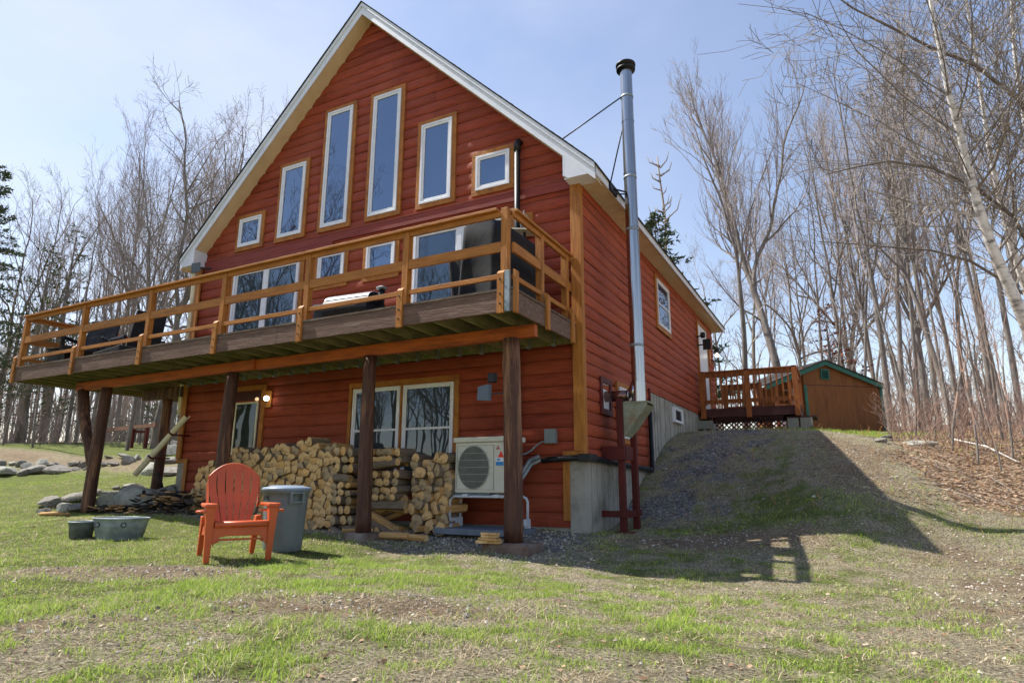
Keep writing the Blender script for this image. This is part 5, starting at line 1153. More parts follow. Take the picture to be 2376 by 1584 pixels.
def cinder(x0, x1, y, z0, z1, label, holes=True):
    t = thing('concrete_block', label, 'block', ((x0 + x1) / 2, y, z0)); w_ = (x1 - x0) / 2; h = z1 - z0; mb = MB()
    if holes:
        mb.box(-w_, w_, 0, .2, 0, .035); mb.box(-w_, w_, 0, .2, h - .035, h)
        for a, b_ in ((-w_, -w_ + .04), (-.025, .025), (w_ - .04, w_)): mb.box(a, b_, 0, .2, .035, h - .035)
    else: mb.box(-w_, w_, 0, .2, 0, h)
    mb.build('shell', m_block, t, bevel=.004)
    if holes:
        MB().box(-w_ + .04, w_ - .04, .16, .195, .035, h - .035).build('core_back_web', m_block, t)  # slab in plain block colour closing the back of the cores
cinder(-.03, .37, YD - .12, 1.86, 2.03, 'hollow concrete block with two open cores under the left end of the side deck')
cinder(-.01, .36, YD - .11, 2.032, 2.20, 'upper solid concrete block under the left end of the side deck', False)
cinder(2.08, 2.56, YD - .05, 1.84, 1.97, 'long solid concrete block on the ground under the right end of the side deck', False)
cinder(2.08, 2.32, YD - .04, 1.972, 2.19, 'left one of two upright blocks under the step of the side deck', False)
cinder(2.36, 2.62, YD - .04, 1.972, 2.19, 'right one of two upright blocks under the step of the side deck', False)
mb = MB(); mb.box(-.05, .05, -.04, .04, -.02, .03)
pf = thing('porch_floodlight', 'black solar floodlight with square panel on the wall above the side door', 'floodlight', (.05, 8.2, 4.2))
MB().box(.16, .36, -.02, .01, -.14, .14).build('solar_panel', m_black, pf); MB().bar((0, .0, .0), (.2, .0, .0), .03, .03).build('arm', m_black, pf)
MB().lathe([(0, .0), (.05, .0), (.07, .06), (.06, .14), (0, .15)], (.17, 0, .18), 12).build('lamp_head', m_black, pf); MB().bar((0, .0, .22), (.16, .0, .24), .03, .03).build('arm', m_black, pf)
cl = thing('porch_coach_lamp', 'lit black coach lamp on the wall right of the side door', 'lamp', (.05, 10.05, 4.25))
MB().box(-.02, .01, -.09, .09, -.25, .25).build('mounting_board', m_ochre, cl)
MB().tube([(0, 0, -.12), (.12, 0, -.18), (.2, 0, -.12), (.2, 0, -.06)], .018, 8).build('arm', m_black, cl)
MB().lathe([(.0001, .22), (.02, .2), (.10, .1), (.11, .06), (0.0001, .06)], (.2, 0, .0), 6, sm=False).build('roof', m_black, cl)
MB().lathe([(.0001, .055), (.045, .03), (.055, -.01), (.04, -.05), (.0001, -.06)], (.2, 0, 0), 12).build('bulb', m_bulb, cl)

# ------------------------------------------------------------------ shed (local x along gable front, y back)
pa = at_depth(1876, 1000, 22.0); pb_ = at_depth(2056, 1003, 22.6)
sv = Vector((pb_[0] - pa[0], pb_[1] - pa[1])); sw = sv.length; sang = math.atan2(sv.y, sv.x)
sz = (pa[2] + pb_[2]) / 2
shed = thing('garden_shed', 'brown plywood shed with green trim and gable vent at the slope top', 'shed', (pa[0], pa[1], sz), sang)
eh, ph = 1.68, 2.47; pkx = sw * .27
mb = MB(); mb.prism([(0, -.3), (sw, -.3), (sw, eh), (pkx, ph), (0, ph - .20 * 1.0)], 'y', 0, .08); mb.build('gable_wall', m_sheds, shed)
MB().box(sw - .08, sw, .08, 3.0, -.3, eh).build('side_wall', m_sheds, shed)
mb = MB(); mb.box(.0, .08, .081, 3.0, -.3, 1.9); mb.box(-1.15, 0, .9, 1.0, -.3, 1.55); mb.build('porch_wall', m_sheds, shed)
mb = MB(); mb.box(0, sw, -.004, -.001, eh * .97, eh * .985); mb.build('panel_joint', m_darkred, shed)
MB().box(-.02, .09, -.03, -.0045, -.3, eh * .96).build('corner_trim', m_green, shed); MB().box(sw - .07, sw + .03, -.03, .0, -.3, eh).build('corner_trim', m_green, shed)
sr = (ph - eh) / (sw - pkx)
mb = MB()
for (xa, xb, za, zb_) in ((pkx, sw + .12, ph + .05, eh + .05 - sr * .12), (-1.6, pkx, ph + .05 - .40 * (pkx + 1.6), ph + .05)):
    mb.add([(xa, -.14, za - .16), (xb, -.14, zb_ - .16), (xb, -.11, zb_ - .16), (xa, -.11, za - .16), (xa, -.14, za), (xb, -.14, zb_), (xb, -.11, zb_), (xa, -.11, za)], BF)
mb.build('rake_trim', m_green, shed)
mb = MB()
for (xa, xb, za, zb_) in ((pkx, sw + .14, ph + .052, eh + .052 - sr * .14), (-1.62, pkx, ph + .052 - .40 * (pkx + 1.62), ph + .052)):
    mb.add([(xa, -.17, za), (xb, -.17, zb_), (xb, 3.1, zb_), (xa, 3.1, za), (xa, -.17, za + .04), (xb, -.17, zb_ + .04), (xb, 3.1, zb_ + .04), (xa, 3.1, za + .04)], BF)
mb.build('roof', m_shingle, shed)
mb = MB(); mb.add([(-1.2, -.1, ph + .03 - .40 * (pkx + 1.2)), (pkx, -.1, ph + .03), (pkx, 3.0, ph + .03), (-1.2, 3.0, ph + .03 - .40 * (pkx + 1.2)), (-1.2, -.1, ph + .045 - .40 * (pkx + 1.2)), (pkx, -.1, ph + .045), (pkx, 3.0, ph + .045), (-1.2, 3.0, ph + .045 - .40 * (pkx + 1.2))], BF); mb.build('porch_ceiling', m_sheds, shed)
mb = MB(); 
mb.box(pkx - .15, pkx + .19, -.05, -.001, ph - .62, ph - .24); vt = mb.build('gable_vent', m_green, shed)
mb = MB()
for i in range(6): z = ph - .575 + i * .048; mb.add([(pkx - .1, -.075, z), (pkx + .14, -.075, z), (pkx + .14, -.051, z + .03), (pkx - .1, -.051, z + .03), (pkx - .1, -.07, z + .005), (pkx + .14, -.07, z + .005), (pkx + .14, -.0505, z + .036), (pkx - .1, -.0505, z + .036)], BF)
mb.build('slat', mat('dark_green_slats', lin('#1d3f38'), lin('#1d3f38'), 4, .6, 0), vt)
for x_ in (-1.1, -.55): MB().box(x_ - .05, x_ + .05, .0, .1, -.3, ph - .1 - .40 * (pkx - x_)).build('porch_post', m_railor, shed)
for x0_, x1_ in ((-1.05, -.6), (-.5, -.05)):
    MB().box(x0_, x1_, .03, .07, .85, .93).build('porch_rail', m_railor, shed)
MB().box(-1.15, -.03, .0, 2.9, -.25, .08).build('porch_floor', m_railor, shed)
MB().box(-.03, .0, .6, 1.3, 1.0, 1.6).build('window', m_white, shed)
# porch things behind the railing
bt = thing('white_drum', 'small white drum standing on the shed porch', 'drum', tuple(shed.matrix_basis @ Vector((-.8, .45, .08))))
MB().lathe([(0, 0), (.2, 0), (.22, .05), (.22, .5), (.2, .55), (0, .55)], (0, 0, 0), 20).build('body', m_white, bt); MB().lathe([(0, 0), (.225, 0), (.225, .04), (0, .05)], (0, 0, .551), 20).build('lid', m_canlid, bt)

# ------------------------------------------------------------------ red-brown rail fence far left
fence = thing('rail_fence', 'weathered red brown rail fence with sloping top rail beyond the left lawn', 'fence', (0, 0, 0))
def gz_(px, d): p = at_depth(px, 1038, d); return Vector((p[0], p[1], hz(p[0], p[1])))
fa, fb = at_depth(q(1190, 580)[0], q(1190, 580)[1], 23.5), at_depth(q(1780, 515)[0], q(1780, 515)[1], 21.5)
MB().bar(fa, fb, .09, .13).build('top_rail', m_debris if False else mat('weathered_rail', lin('#8a6a58'), lin('#6a4a3c'), 6, .85, .3), fence)
for xx, yt in ((1520, 545), (1680, 530)):
    pt = at_depth(q(xx, yt)[0], q(xx, yt)[1], 22.3); g0 = hz(pt[0], pt[1]); MB().bar((pt[0], pt[1], g0 - .3), (pt[0], pt[1], pt[2]), .1, .1).build('fence_post', m_redpost, fence)
pa_, pb2 = at_depth(*q(1525, 590), 22.3), at_depth(*q(1690, 600), 22.3)
MB().bar(pa_, pb2, .06, .08).build('middle_rail', m_redpost, fence)

# ------------------------------------------------------------------ bare trees
def segs_to_mesh(S, n=4, V0=0):
    """S: array (k,8) p0,p1,r0,r1 -> verts, quads"""
    S = np.asarray(S); p0, p1, r0, r1 = S[:, :3], S[:, 3:6], S[:, 6], S[:, 7]
    d = p1 - p0; d /= np.linalg.norm(d, axis=1)[:, None] + 1e-9
    u = np.where(np.abs(d[:, 2:3]) < .9, np.array([[0, 0, 1.]]), np.array([[1., 0, 0]])); a = np.cross(d, u); a /= np.linalg.norm(a, axis=1)[:, None]; b_ = np.cross(d, a)
    k = len(S); V = np.empty((k, 2 * n, 3)); 
    for j in range(n):
        c_, s_ = math.cos(2 * math.pi * j / n), math.sin(2 * math.pi * j / n); o = a * c_ + b_ * s_
        V[:, j] = p0 + o * r0[:, None]; V[:, n + j] = p1 + o * r1[:, None]
    base = np.arange(k)[:, None] * 2 * n; F = []
    for j in range(n): F.append(np.concatenate([base + j, base + (j+1) % n, base + n + (j+1) % n, base + n + j], 1))
    return V.reshape(-1, 3), np.concatenate(F) + V0
def grow(seed, H=14, r0=.14, fork=.35, nlimb=4, up=.25, spread=.5, dens=1.0, lean=(0, 0), twist=.09, side=6, minr=.0048, droop=0, trunk_path=None, gnarl=.22):
    rr = random.Random(seed); T = []; C = []
    def branch(p, d, L_, r, lev):
        n = max(3, int(L_ / (.55 if lev < 2 else .32))); st = L_ / n; rad = r
        for i in range(n):
            t = (i + 1) / n; nr = max(minr, r * (1 - .72 * t)); k = twist if lev == 0 else gnarl * .6
            d = (d + Vector((rr.gauss(0, k), rr.gauss(0, k), rr.gauss(0, k) + (up if lev > 0 else .02) * .3 - droop * .25 * (lev > 1)))).normalized(); q_ = p + d * st
            (T if rad > .035 else C).append((*p, *q_, rad, nr)); rad = nr; p = q_
            if lev < 4 and t > (.12 if lev else fork):
                pc = (.85, .8, .78, .5)[lev] * dens
                m_ = 2 if rr.random() < pc * .35 else (1 if rr.random() < pc else 0)
                for _ in range(m_):
                    ax = Vector((rr.gauss(0, 1), rr.gauss(0, 1), rr.gauss(0, 1))); ax = (ax - d * ax.dot(d)).normalized(); s_ = spread * rr.uniform(.7, 1.4)
                    nd = (d * math.cos(s_) + ax * math.sin(s_)).normalized(); nd.z += up * .4; nd.normalize()
                    ll = L_ * (1 - t * .55) * rr.uniform(.35, .62); ll = max(.35, ll)
                    if rad * .55 > minr * .7 or lev > 1: branch(p, nd, ll, max(minr, rad * rr.uniform(.45, .7)), lev + 1)
        return p, d
    p = Vector((0, 0, -.4)); d = Vector((lean[0], lean[1], 1)).normalized(); Lt = H * fork; n = max(4, int(Lt / .8)); r = r0
    if trunk_path:
        pts_ = [Vector(a) for a in trunk_path]; m_ = len(pts_) - 1
        for i in range(m_):
            ra = r0 * (1 - .8 * i / m_); rb_ = r0 * (1 - .8 * (i + 1) / m_); T.append((*pts_[i], *pts_[i + 1], ra, rb_))
            if i > m_ * .25:
                dd = (pts_[i + 1] - pts_[i]).normalized()
                for _ in range(2 if rr.random() < dens * .6 else 1):
                    ax = Vector((rr.gauss(0, 1), rr.gauss(0, 1), rr.gauss(0, .4))); ax = (ax - dd * ax.dot(dd)).normalized(); nd = (dd * math.cos(spread) + ax * math.sin(spread)).normalized()
                    branch(pts_[i + 1], nd, H * rr.uniform(.16, .3), rb_ * rr.uniform(.2, .36), 1)
        return T, C
    T.append((0, 0, -.4, 0, 0, .05, r0 * 1.35, r0 * 1.1)); p = Vector((0, 0, .05))
    for i in range(n):
        d = (d + Vector((rr.gauss(0, twist * .5), rr.gauss(0, twist * .5), .05))).normalized(); q_ = p + d * (Lt / n); nr = r0 * (1.1 - .35 * (i + 1) / n); T.append((*p, *q_, r, nr)); r = nr; p = q_
        if i > n * .45 and rr.random() < .5 * dens:
            ax = Vector((rr.gauss(0, 1), rr.gauss(0, 1), 0)).normalized(); branch(p, (ax * .8 + Vector((0, 0, .5))).normalized(), H * rr.uniform(.1, .22), r * .28, 2)
    a0 = rr.uniform(0, 6)
    for j in range(nlimb):
        a = a0 + 2 * math.pi * j / nlimb + rr.uniform(-.4, .4); s_ = 0.12 if j == 0 else spread * rr.uniform(.45, 1.0)
        nd = (d * math.cos(s_) + Vector((math.cos(a), math.sin(a), 0)) * math.sin(s_)).normalized(); branch(p - d * rr.uniform(0, .6) * (j > 0), nd, H * (1 - fork) * (1 if j == 0 else rr.uniform(.7, .95)), r * (.8 if j == 0 else rr.uniform(.5, .7)), 0 if j == 0 else 1)
    return T, C
def tree_meshes(name, tm, cm, T, C, scale_twig=1.0, nt=7, nc=3):
    V, F = segs_to_mesh(T, nt); mt_ = npmesh(name + '_trunk', V, F, tm, sm=True)
    C = np.array(C); C[:, 6:] *= scale_twig; V, F = segs_to_mesh(C, nc); mc = npmesh(name + '_crown', V, F, cm, sm=False); return mt_, mc
PROTO = []
spec = [dict(H=15, r0=.17, fork=.3, nlimb=4, up=.22, spread=.55, dens=.86, gnarl=.26), dict(H=14, r0=.13, fork=.42, nlimb=3, up=.25, spread=.55, dens=.86, gnarl=.28), dict(H=13, r0=.11, fork=.45, nlimb=3, up=.15, spread=.7, dens=.85, gnarl=.3),
        dict(H=16, r0=.19, fork=.25, nlimb=5, up=.28, spread=.5, dens=.85, gnarl=.26), dict(H=12, r0=.08, fork=.55, nlimb=2, up=.12, spread=.7, dens=.85, gnarl=.3), dict(H=13, r0=.15, fork=.35, nlimb=5, up=.12, spread=.75, dens=.9, gnarl=.32),
        dict(H=11, r0=.06, fork=.5, nlimb=2, up=.15, spread=.65, dens=.8, gnarl=.3)]
for i, s in enumerate(spec):
    T, C = grow(100 + i, **s); red = i in (0, 3, 6); print('tree', i, len(T), len(C))
    PROTO.append(tree_meshes('bare_tree', m_treebark, m_twigred if red else m_twig, T, C, 1.0))
TL_ = ['tall bare grey tree with upswept limbs in the wood left of the house', 'leafless grey tree in the wood on the bank right of the house']
def ztop_for(x, y, py):
    lo, hi = 0., 60.
    for _ in range(40):
        m_ = (lo + hi) / 2
        if proj((x, y, m_))[1] > py: lo = m_
        else: hi = m_
    return lo
HP = [s['H'] * 1.02 for s in spec]
def place_tree(pxb, depth, top_py, proto, label, group, rz, lean=0, base_py=1038, name='bare_tree', s_r=None):
    p = at_depth(pxb * 1.0102, base_py, depth); x, y = p[0], p[1]; z = hz(x, y); zt_ = ztop_for(x, y, top_py * 1.0102); hgt = zt_ - z
    s = hgt / HP[proto]; t = thing(name, label, 'tree', (x, y, z - .05), rz, group); sw_ = s_r or min(s * .72, .74) * (.7 + .5 * abs(math.sin(pxb * 1.7))); t.scale = (sw_, sw_, s); t.rotation_euler = (0, R_(lean), rz)
    tr = link('trunk', PROTO[proto][0], t); cr = link('crown', PROTO[proto][1], t); return t
rt = random.Random(5)
left = [(10, 30, 450, 2), (52, 26, 432, 1), (92, 32, 425, 0), (118, 38, 470, 4), (150, 26, 440, 1), (172, 24, 480, 4), (205, 34, 350, 0), (235, 29, 330, 3), (262, 33, 300, 1), (382, 26, 330, 3), (418, 27, 280, 0), (440, 31, 300, 1),
        (330, 37, 300, 2), (305, 27, 315, 5), (30, 36, 480, 2), (75, 22, 520, 6), (190, 40, 400, 2), (130, 30, 450, 6), (480, 26, 250, 5), (520, 30, 240, 2), (-25, 30, 440, 1), (60, 40, 500, 4), (220, 25, 470, 6), (5, 23, 560, 6), (400, 36, 310, 2), (455, 24, 420, 6), (320, 24, 480, 6)]
for i, (a, d_, tp, pr) in enumerate(left): place_tree(a, d_, tp, pr, TL_[0], 'bare trees in the wood left of the house', rt.uniform(0, 6.28), rt.uniform(-2, 2))
t = place_tree(292, 21.5, 330, 0, 'large pale grey tree trunk standing left of the pair seen under the deck', None, 1.0, 1); t = place_tree(352, 22, 205, 5, 'tall broken-topped grey tree, right trunk of the pair seen under the deck', None, 2.2, 2)
right = [(1905, 34, 330, 2), (1950, 28, 250, 1), (1985, 25, 200, 4), (2020, 30, 150, 0), (2048, 21, 130, 1), (2078, 24, 110, 2), (2112, 20, 80, 4), (2135, 27, 140, 3), (2160, 20, 130, 1), (2195, 19, 120, 2), (2225, 24, 90, 0), (2262, 17, 180, 6), (2290, 22, 60, 1), (2318, 17, 160, 4), (2350, 20, 60, 2), (2390, 18, 100, 1),
         (1870, 36, 380, 1), (1660, 36, 520, 2), (1740, 34, 430, 1), (1760, 30, 560, 6), (1840, 30, 480, 5), (1925, 24, 480, 6), (2008, 27, 420, 6), (2095, 17, 330, 6), (2180, 15, 330, 6), (2300, 14, 350, 6), (1650, 30, 600, 6), (2140, 33, 250, 5), (2040, 38, 230, 5), (1960, 38, 300, 3), (2210, 30, 60, 3), (1800, 38, 400, 0)]
for i, (a, d_, tp, pr) in enumerate(right): place_tree(a, d_, tp, pr, TL_[1], 'bare trees on the bank right of the house', rt.uniform(0, 6.28), rt.gauss(-1, 3.5), base_py=1000)
T, C = grow(301, H=17, r0=.2, fork=.36, nlimb=4, up=.36, spread=.42, dens=.9, gnarl=.22, minr=.005); PROTO.append(tree_meshes('maple', m_treebark, m_twigred, T, C)); HP.append(17.3)
T, C = grow(307, H=15, r0=.14, fork=.42, nlimb=3, up=.3, spread=.45, dens=.9, gnarl=.24, minr=.005); PROTO.append(tree_meshes('maple', m_treebark, m_twigred, T, C)); HP.append(15.3)
place_tree(1812, 25, 62, 7, 'tallest budding maple with thick straight trunk and upswept crown behind the shed', None, .6, 0, base_py=1000, name='maple_tree')
place_tree(1712, 24, 235, 8, 'slimmer budding maple left of the tallest maple', None, 2.0, -2, base_py=1000, name='maple_tree')
# reflected in the windows: trees on the far side of the yard, behind the camera
for i, (x, y, s, pr) in enumerate(((-24, -17, 1.15, 3), (-28, -15, 1.1, 0), (-33, -16, 1.25, 5), (-20, -19, 1.0, 1), (-17, -21, .85, 2), (-14, -22, .8, 5), (-31, -20, 1.3, 3), (-11, -24, .8, 1), (-37, -14, 1.2, 1), (-26, -22, 1.3, 5), (-40, -19, 1.3, 0), (-22, -24, 1.1, 0), (-18, -26, .95, 3), (-35, -11, 1.1, 2))):
    t = thing('bare_tree', 'bare tree across the yard behind the viewer, seen reflected in the house windows', 'tree', (x, y, hz(x, y) - .1), i * 1.3, 'bare trees across the yard reflected in the windows'); t.scale = (s, s, s); link('trunk', PROTO[pr][0], t); link('crown', PROTO[pr][1], t)
# birches
def path_tree(name, label, pts_px, depth, r0, H, seed, tm, spread=.75, dens=.8, drop=0, up=.2, minr=.005, gnarl=.2, tw=None):
    pts_ = [at_depth(a * 1.0102, b_ * 1.0102, depth + drop * i) for i, (a, b_) in enumerate(pts_px)]
    b0 = pts_[0]; g0 = hz(b0[0], b0[1]); base = Vector((b0[0], b0[1], g0 - .2)); pp = [base - base] if b0[2] > g0 else []
    pp = [Vector((0, 0, 0))] + [Vector(p_) - base for p_ in pts_]
    fine = []
    for i in range(len(pp) - 1):
        for k in range(3): fine.append(pp[i].lerp(pp[i + 1], k / 3))
    fine.append(pp[-1]); T, C = grow(seed, H=H, r0=r0, spread=spread, dens=dens, up=up, trunk_path=fine, minr=minr, gnarl=gnarl)
    mt_, mc = tree_meshes(name, tm, tw or m_twig, T, C); t = thing(name, label, 'tree', tuple(base)); link('trunk', mt_, t); link('crown', mc, t); return t
path_tree('birch_tree', 'thick white birch leaning in from the right edge', [(2430, 905), (2400, 830), (2352, 735), (2310, 640), (2275, 560), (2245, 470), (2225, 390), (2205, 310), (2180, 220), (2160, 120), (2140, 20), (2125, -90)], 11, .125, 14, 41, m_birch, spread=.95, dens=1.0)
path_tree('birch_tree', 'slimmer white birch stem just right of the leaning birch', [(2440, 960), (2410, 850), (2368, 700), (2322, 560), (2300, 470), (2284, 400), (2270, 330), (2258, 250), (2240, 120), (2215, -20), (2200, -120)], 12.5, .09, 12, 42, m_birch, spread=.8, dens=.8)
path_tree('birch_tree', 'white birch high at the right edge of the photo', [(2480, 900), (2440, 700), (2400, 500), (2362, 330), (2350, 250), (2330, 120), (2322, 0), (2310, -120)], 13.5, .1, 12, 43, m_birch, spread=.7, dens=.8)
path_tree('overhanging_tree', 'tree off the right edge whose long bare limbs arch over the slope', [(2500, 980), (2460, 800), (2400, 640), (2330, 500), (2240, 430), (2140, 385), (2040, 370), (1960, 385), (1900, 400)], 12, .055, 10, 44, m_treebark, spread=.6, dens=1.1, drop=-.1, up=.1)
path_tree('overhanging_tree', 'tree off the right edge whose lowest limb reaches left above the shed roof', [(2520, 1000), (2480, 860), (2420, 720), (2330, 660), (2230, 600), (2140, 575), (2050, 568), (1960, 560), (1880, 555)], 13, .048, 9, 45, m_treebark, spread=.6, dens=1.0, drop=-.1, up=.05)
path_tree('overhanging_tree', 'tree off the right edge with high drooping limbs at the top right', [(2560, 900), (2500, 600), (2420, 350), (2340, 230), (2240, 150), (2140, 110), (2040, 60), (1960, 20), (1890, -30)], 12.5, .06, 12, 46, m_treebark, spread=.6, dens=1.0, drop=-.1, up=.15)
# dead snag behind the roof
sp_ = at_depth(1548 * 1.0102, 1000, 24); snag = thing('dead_snag', 'dead leafless snag with broken branches behind the roof', 'tree', (sp_[0], sp_[1], hz(*sp_[:2])))
mb = MB(); H_ = ztop_for(sp_[0], sp_[1], 360 * 1.0102) - snag.location.z
rr = random.Random(6); mb.tube([(0.1 * math.sin(k * .9), 0, H_ * k / 12) for k in range(13)], [.10 * (1 - .7 * k / 12) for k in range(13)], 8)
for k in range(26):
    z = H_ * (.62 + .38 * rr.random()); a = rr.choice((0, math.pi)) + rr.uniform(-.6, .6); l = rr.uniform(.3, 1.0) * (.8 if k > 2 else 1.3)
    mb.tube([(0, 0, z), (l * .6 * math.cos(a), l * .6 * math.sin(a), z + l * .35), (l * .8 * math.cos(a), l * .8 * math.sin(a), z + l * .9)], [.03, .022, .008], 6)
mb.build('trunk', mat('bleached_dead_wood', lin('#a59a90'), lin('#6c635c'), 5, .9, .4, stretch=(1, 1, .3)), snag)

# conifers
def conifer(name, label, px, depth, top_py, width, seed, nm, base_py=1038, group=None, lo=.1, dens=1.0, sparse=1.0):
    p = at_depth(px * 1.0102, base_py, depth); z0 = hz(p[0], p[1]); H_ = ztop_for(p[0], p[1], top_py * 1.0102) - z0
    t = thing(name, label, 'tree', (p[0], p[1], z0), 0, group); rr = np.random.RandomState(seed)
    MB().tube([(0, 0, -.3), (0, 0, H_ * .5), (0, 0, H_ * .97)], [.02 * H_ * .8, .012 * H_, .01], 8).build('trunk', m_treebark, t)
    S = []; N = []
    nb = int(H_ * 11 * dens)
    for k in range(nb):
        f = lo + (1 - lo) * (k + rr.rand()) / nb; z = H_ * f; l = width * (1 - f) ** .75 * rr.uniform(.6, 1.1) + .15; a = rr.uniform(0, 6.283); tip = np.array([math.cos(a) * l, math.sin(a) * l, l * rr.uniform(-.15, .3)])
        b0 = np.array([0, 0, z]); mid = b0 + tip * .55 + np.array([0, 0, -.05 * l]); e = b0 + tip; S += [(*b0, *mid, .018, .012), (*mid, *e, .012, .005)]
        m_ = int((10 + l * 34) * sparse)
        for j in range(m_):
            s_ = rr.uniform(.25, 1.02); c_ = (b0 + tip * s_) + rr.normal(0, .06 + .05 * l, 3) * (1.1 - s_ * .4) * np.array([1, 1, .5]); dd = tip / l + rr.normal(0, .6, 3); dd /= np.linalg.norm(dd); w_ = np.cross(dd, rr.normal(size=3)); w_ /= np.linalg.norm(w_) + 1e-6
            L2 = rr.uniform(.10, .22); W2_ = rr.uniform(.025, .055); N.append((c_ - w_ * W2_, c_ + w_ * W2_, c_ + dd * L2))
    V, F = segs_to_mesh(S, 3); link('branches', npmesh('branches', V, F, m_treebark), t)
    N = np.array(N).reshape(-1, 3); link('crown', npmesh('crown', N, np.arange(len(N)).reshape(-1, 3), nm), t); return t
conifer('pine_tree', 'tall dark green pine at the left edge', -125, 27, 380, 3.0, 1, m_needle, dens=1.1)
conifer('pine_tree', 'hazy olive white pine among the bare trees at far left', 40, 25, 560, 3.2, 2, m_needle2, sparse=.35, dens=.7)
conifer('pine_tree', 'taller hazy olive white pine right of the first among the far left trees', 95, 31, 520, 3.4, 3, m_needle2, sparse=.35, dens=.7)
conifer('spruce_tree', 'spruce tree rising behind the right roof edge', 1528, 21, 492, 2.7, 4, m_needle, base_py=1000, dens=1.8)
conifer('small_fir', 'small green fir between the grey trunks seen under the deck, left one', 345, 34, 900, 1.6, 5, m_needle, lo=.02)
conifer('small_fir', 'small green fir beside the house corner seen under the deck, right one', 395, 30, 915, 1.5, 6, m_needle, lo=.02)
conifer('small_fir', 'low green fir left of the leaning post seen under the deck', 245, 36, 935, 1.5, 7, m_needle2, lo=.02)
conifer('rusty_fir', 'small rust coloured dying fir behind the shed', 1925, 26, 700, 1.9, 8, m_needlered, base_py=1000, sparse=.3, dens=.8)
# far-off wood: one mass
rr = np.random.RandomState(9); Sall = []; Ctr = []
protos = [grow(500 + i, H=13, r0=.10, fork=.42, nlimb=3, up=.22, spread=.55, dens=.55, minr=.009, gnarl=.28) for i in range(5)]
pa5 = [(np.array(T), np.array(C)) for T, C in protos]; print('far proto', [len(t) + len(c_) for t, c_ in pa5])
for k in range(200):
    if k < 100: px_ = rr.uniform(-120, 620); d_ = rr.uniform(34, 70); by_ = 1030
    else: px_ = rr.uniform(1560, 2560); d_ = rr.uniform(30, 70); by_ = 1000
    p = at_depth(px_, by_, d_); z = hz(p[0], p[1]); T, C = pa5[k % 5]; A = np.concatenate([T, C]); s = rr.uniform(.55, .95) * (1 if d_ < 50 else 1.1) * (1 if k < 100 else .72); a = rr.uniform(0, 6.28); c_, s_ = math.cos(a), math.sin(a)
    B = A.copy()
    for o_ in (0, 3): x, y = A[:, o_] * s, A[:, o_+1] * s; B[:, o_] = x * c_ - y * s_ + p[0]; B[:, o_+1] = x * s_ + y * c_ + p[1]; B[:, o_+2] = A[:, o_+2] * s + z
    Sall.append(B)
for k in range(90):
    a = -1.9 * 1 + rr.uniform(-.95, .55) ; d_ = rr.uniform(26, 46); x, y = -4 + d_ * math.cos(a - .35), d_ * math.sin(a - .35) - 2
    if y > -12 and x > -22: continue
    z = hz(x, y); T, C = pa5[k % 5]; A = np.concatenate([T, C]); s = rr.uniform(.7, 1.0); B = A.copy()
    for o_ in (0, 3): B[:, o_] = A[:, o_] * s + x; B[:, o_+1] = A[:, o_+1] * s + y; B[:, o_+2] = A[:, o_+2] * s + z
    Sall.append(B)
V, F = segs_to_mesh(np.concatenate(Sall), 3); o = link('distant_wood', npmesh('distant_wood', V, F, m_twig)); tag(o, 'far-off leafless wood behind the near trees', 'wood', kind='stuff')
# brush: reddish thicket on the right bank and thin undergrowth on the left
S = []
def stems(n, fpos, hmin, hmax, seed, rad=.008):
    rr = random.Random(seed)
    for i in range(n):
        x, y = fpos(rr); z = hz(x, y) - .03; h = rr.uniform(hmin, hmax); d = Vector((rr.gauss(0, .28), rr.gauss(0, .28), 1)).normalized(); p = Vector((x, y, z)); r = rad * rr.uniform(.7, 1.5)
        for k in range(5):
            d = (d + Vector((rr.gauss(0, .12), rr.gauss(0, .12), 0))).normalized(); q_ = p + d * h / 5; S.append((*p, *q_, r, r * .8)); r *= .8
            if k > 0:
                for _ in range(2):
                    e = (d + Vector((rr.gauss(0, .6), rr.gauss(0, .6), .1))).normalized(); S.append((*q_, *(q_ + e * h * rr.uniform(.1, .25)), r * .7, .003))
            p = q_
def rightpos(rr):
    px_ = rr.uniform(2060, 2480); d_ = rr.uniform(12, 22); p = at_depth(px_, 1010, d_); return p[0], p[1]
stems(650, rightpos, .3, 1.4, 1, .0055)
V, F = segs_to_mesh(np.array(S), 3); o = link('brush', npmesh('brush', V, F, m_brush)); tag(o, 'reddish tangle of brush stems on the right bank under the trees', 'brush', kind='stuff')
S = []
stems(900, lambda rr: (lambda p: (p[0], p[1]))(at_depth(rr.uniform(-60, 430), 1036, rr.uniform(23, 34))), .4, 2.4, 2)
V, F = segs_to_mesh(np.array(S), 3); o = link('undergrowth', npmesh('undergrowth', V, F, m_twig)); tag(o, 'thin grey undergrowth at the foot of the left wood', 'undergrowth', kind='stuff')
S = []
def bankpos(rr):
    while True:
        x, y = rr.uniform(.2, 7.5), rr.uniform(1, 8.2)
        if rr.random() < (.25 + .75 * (x > 3.6)): return x, y
stems(260, bankpos, .06, .26, 5, .0028)
V, F = segs_to_mesh(np.array(S), 3); o = link('dry_stalks', npmesh('dry_stalks', V, F, m_split)); tag(o, 'dry weed stalks standing on the bank and slope', 'weeds', kind='stuff')
rt = random.Random(23); mb = MB()
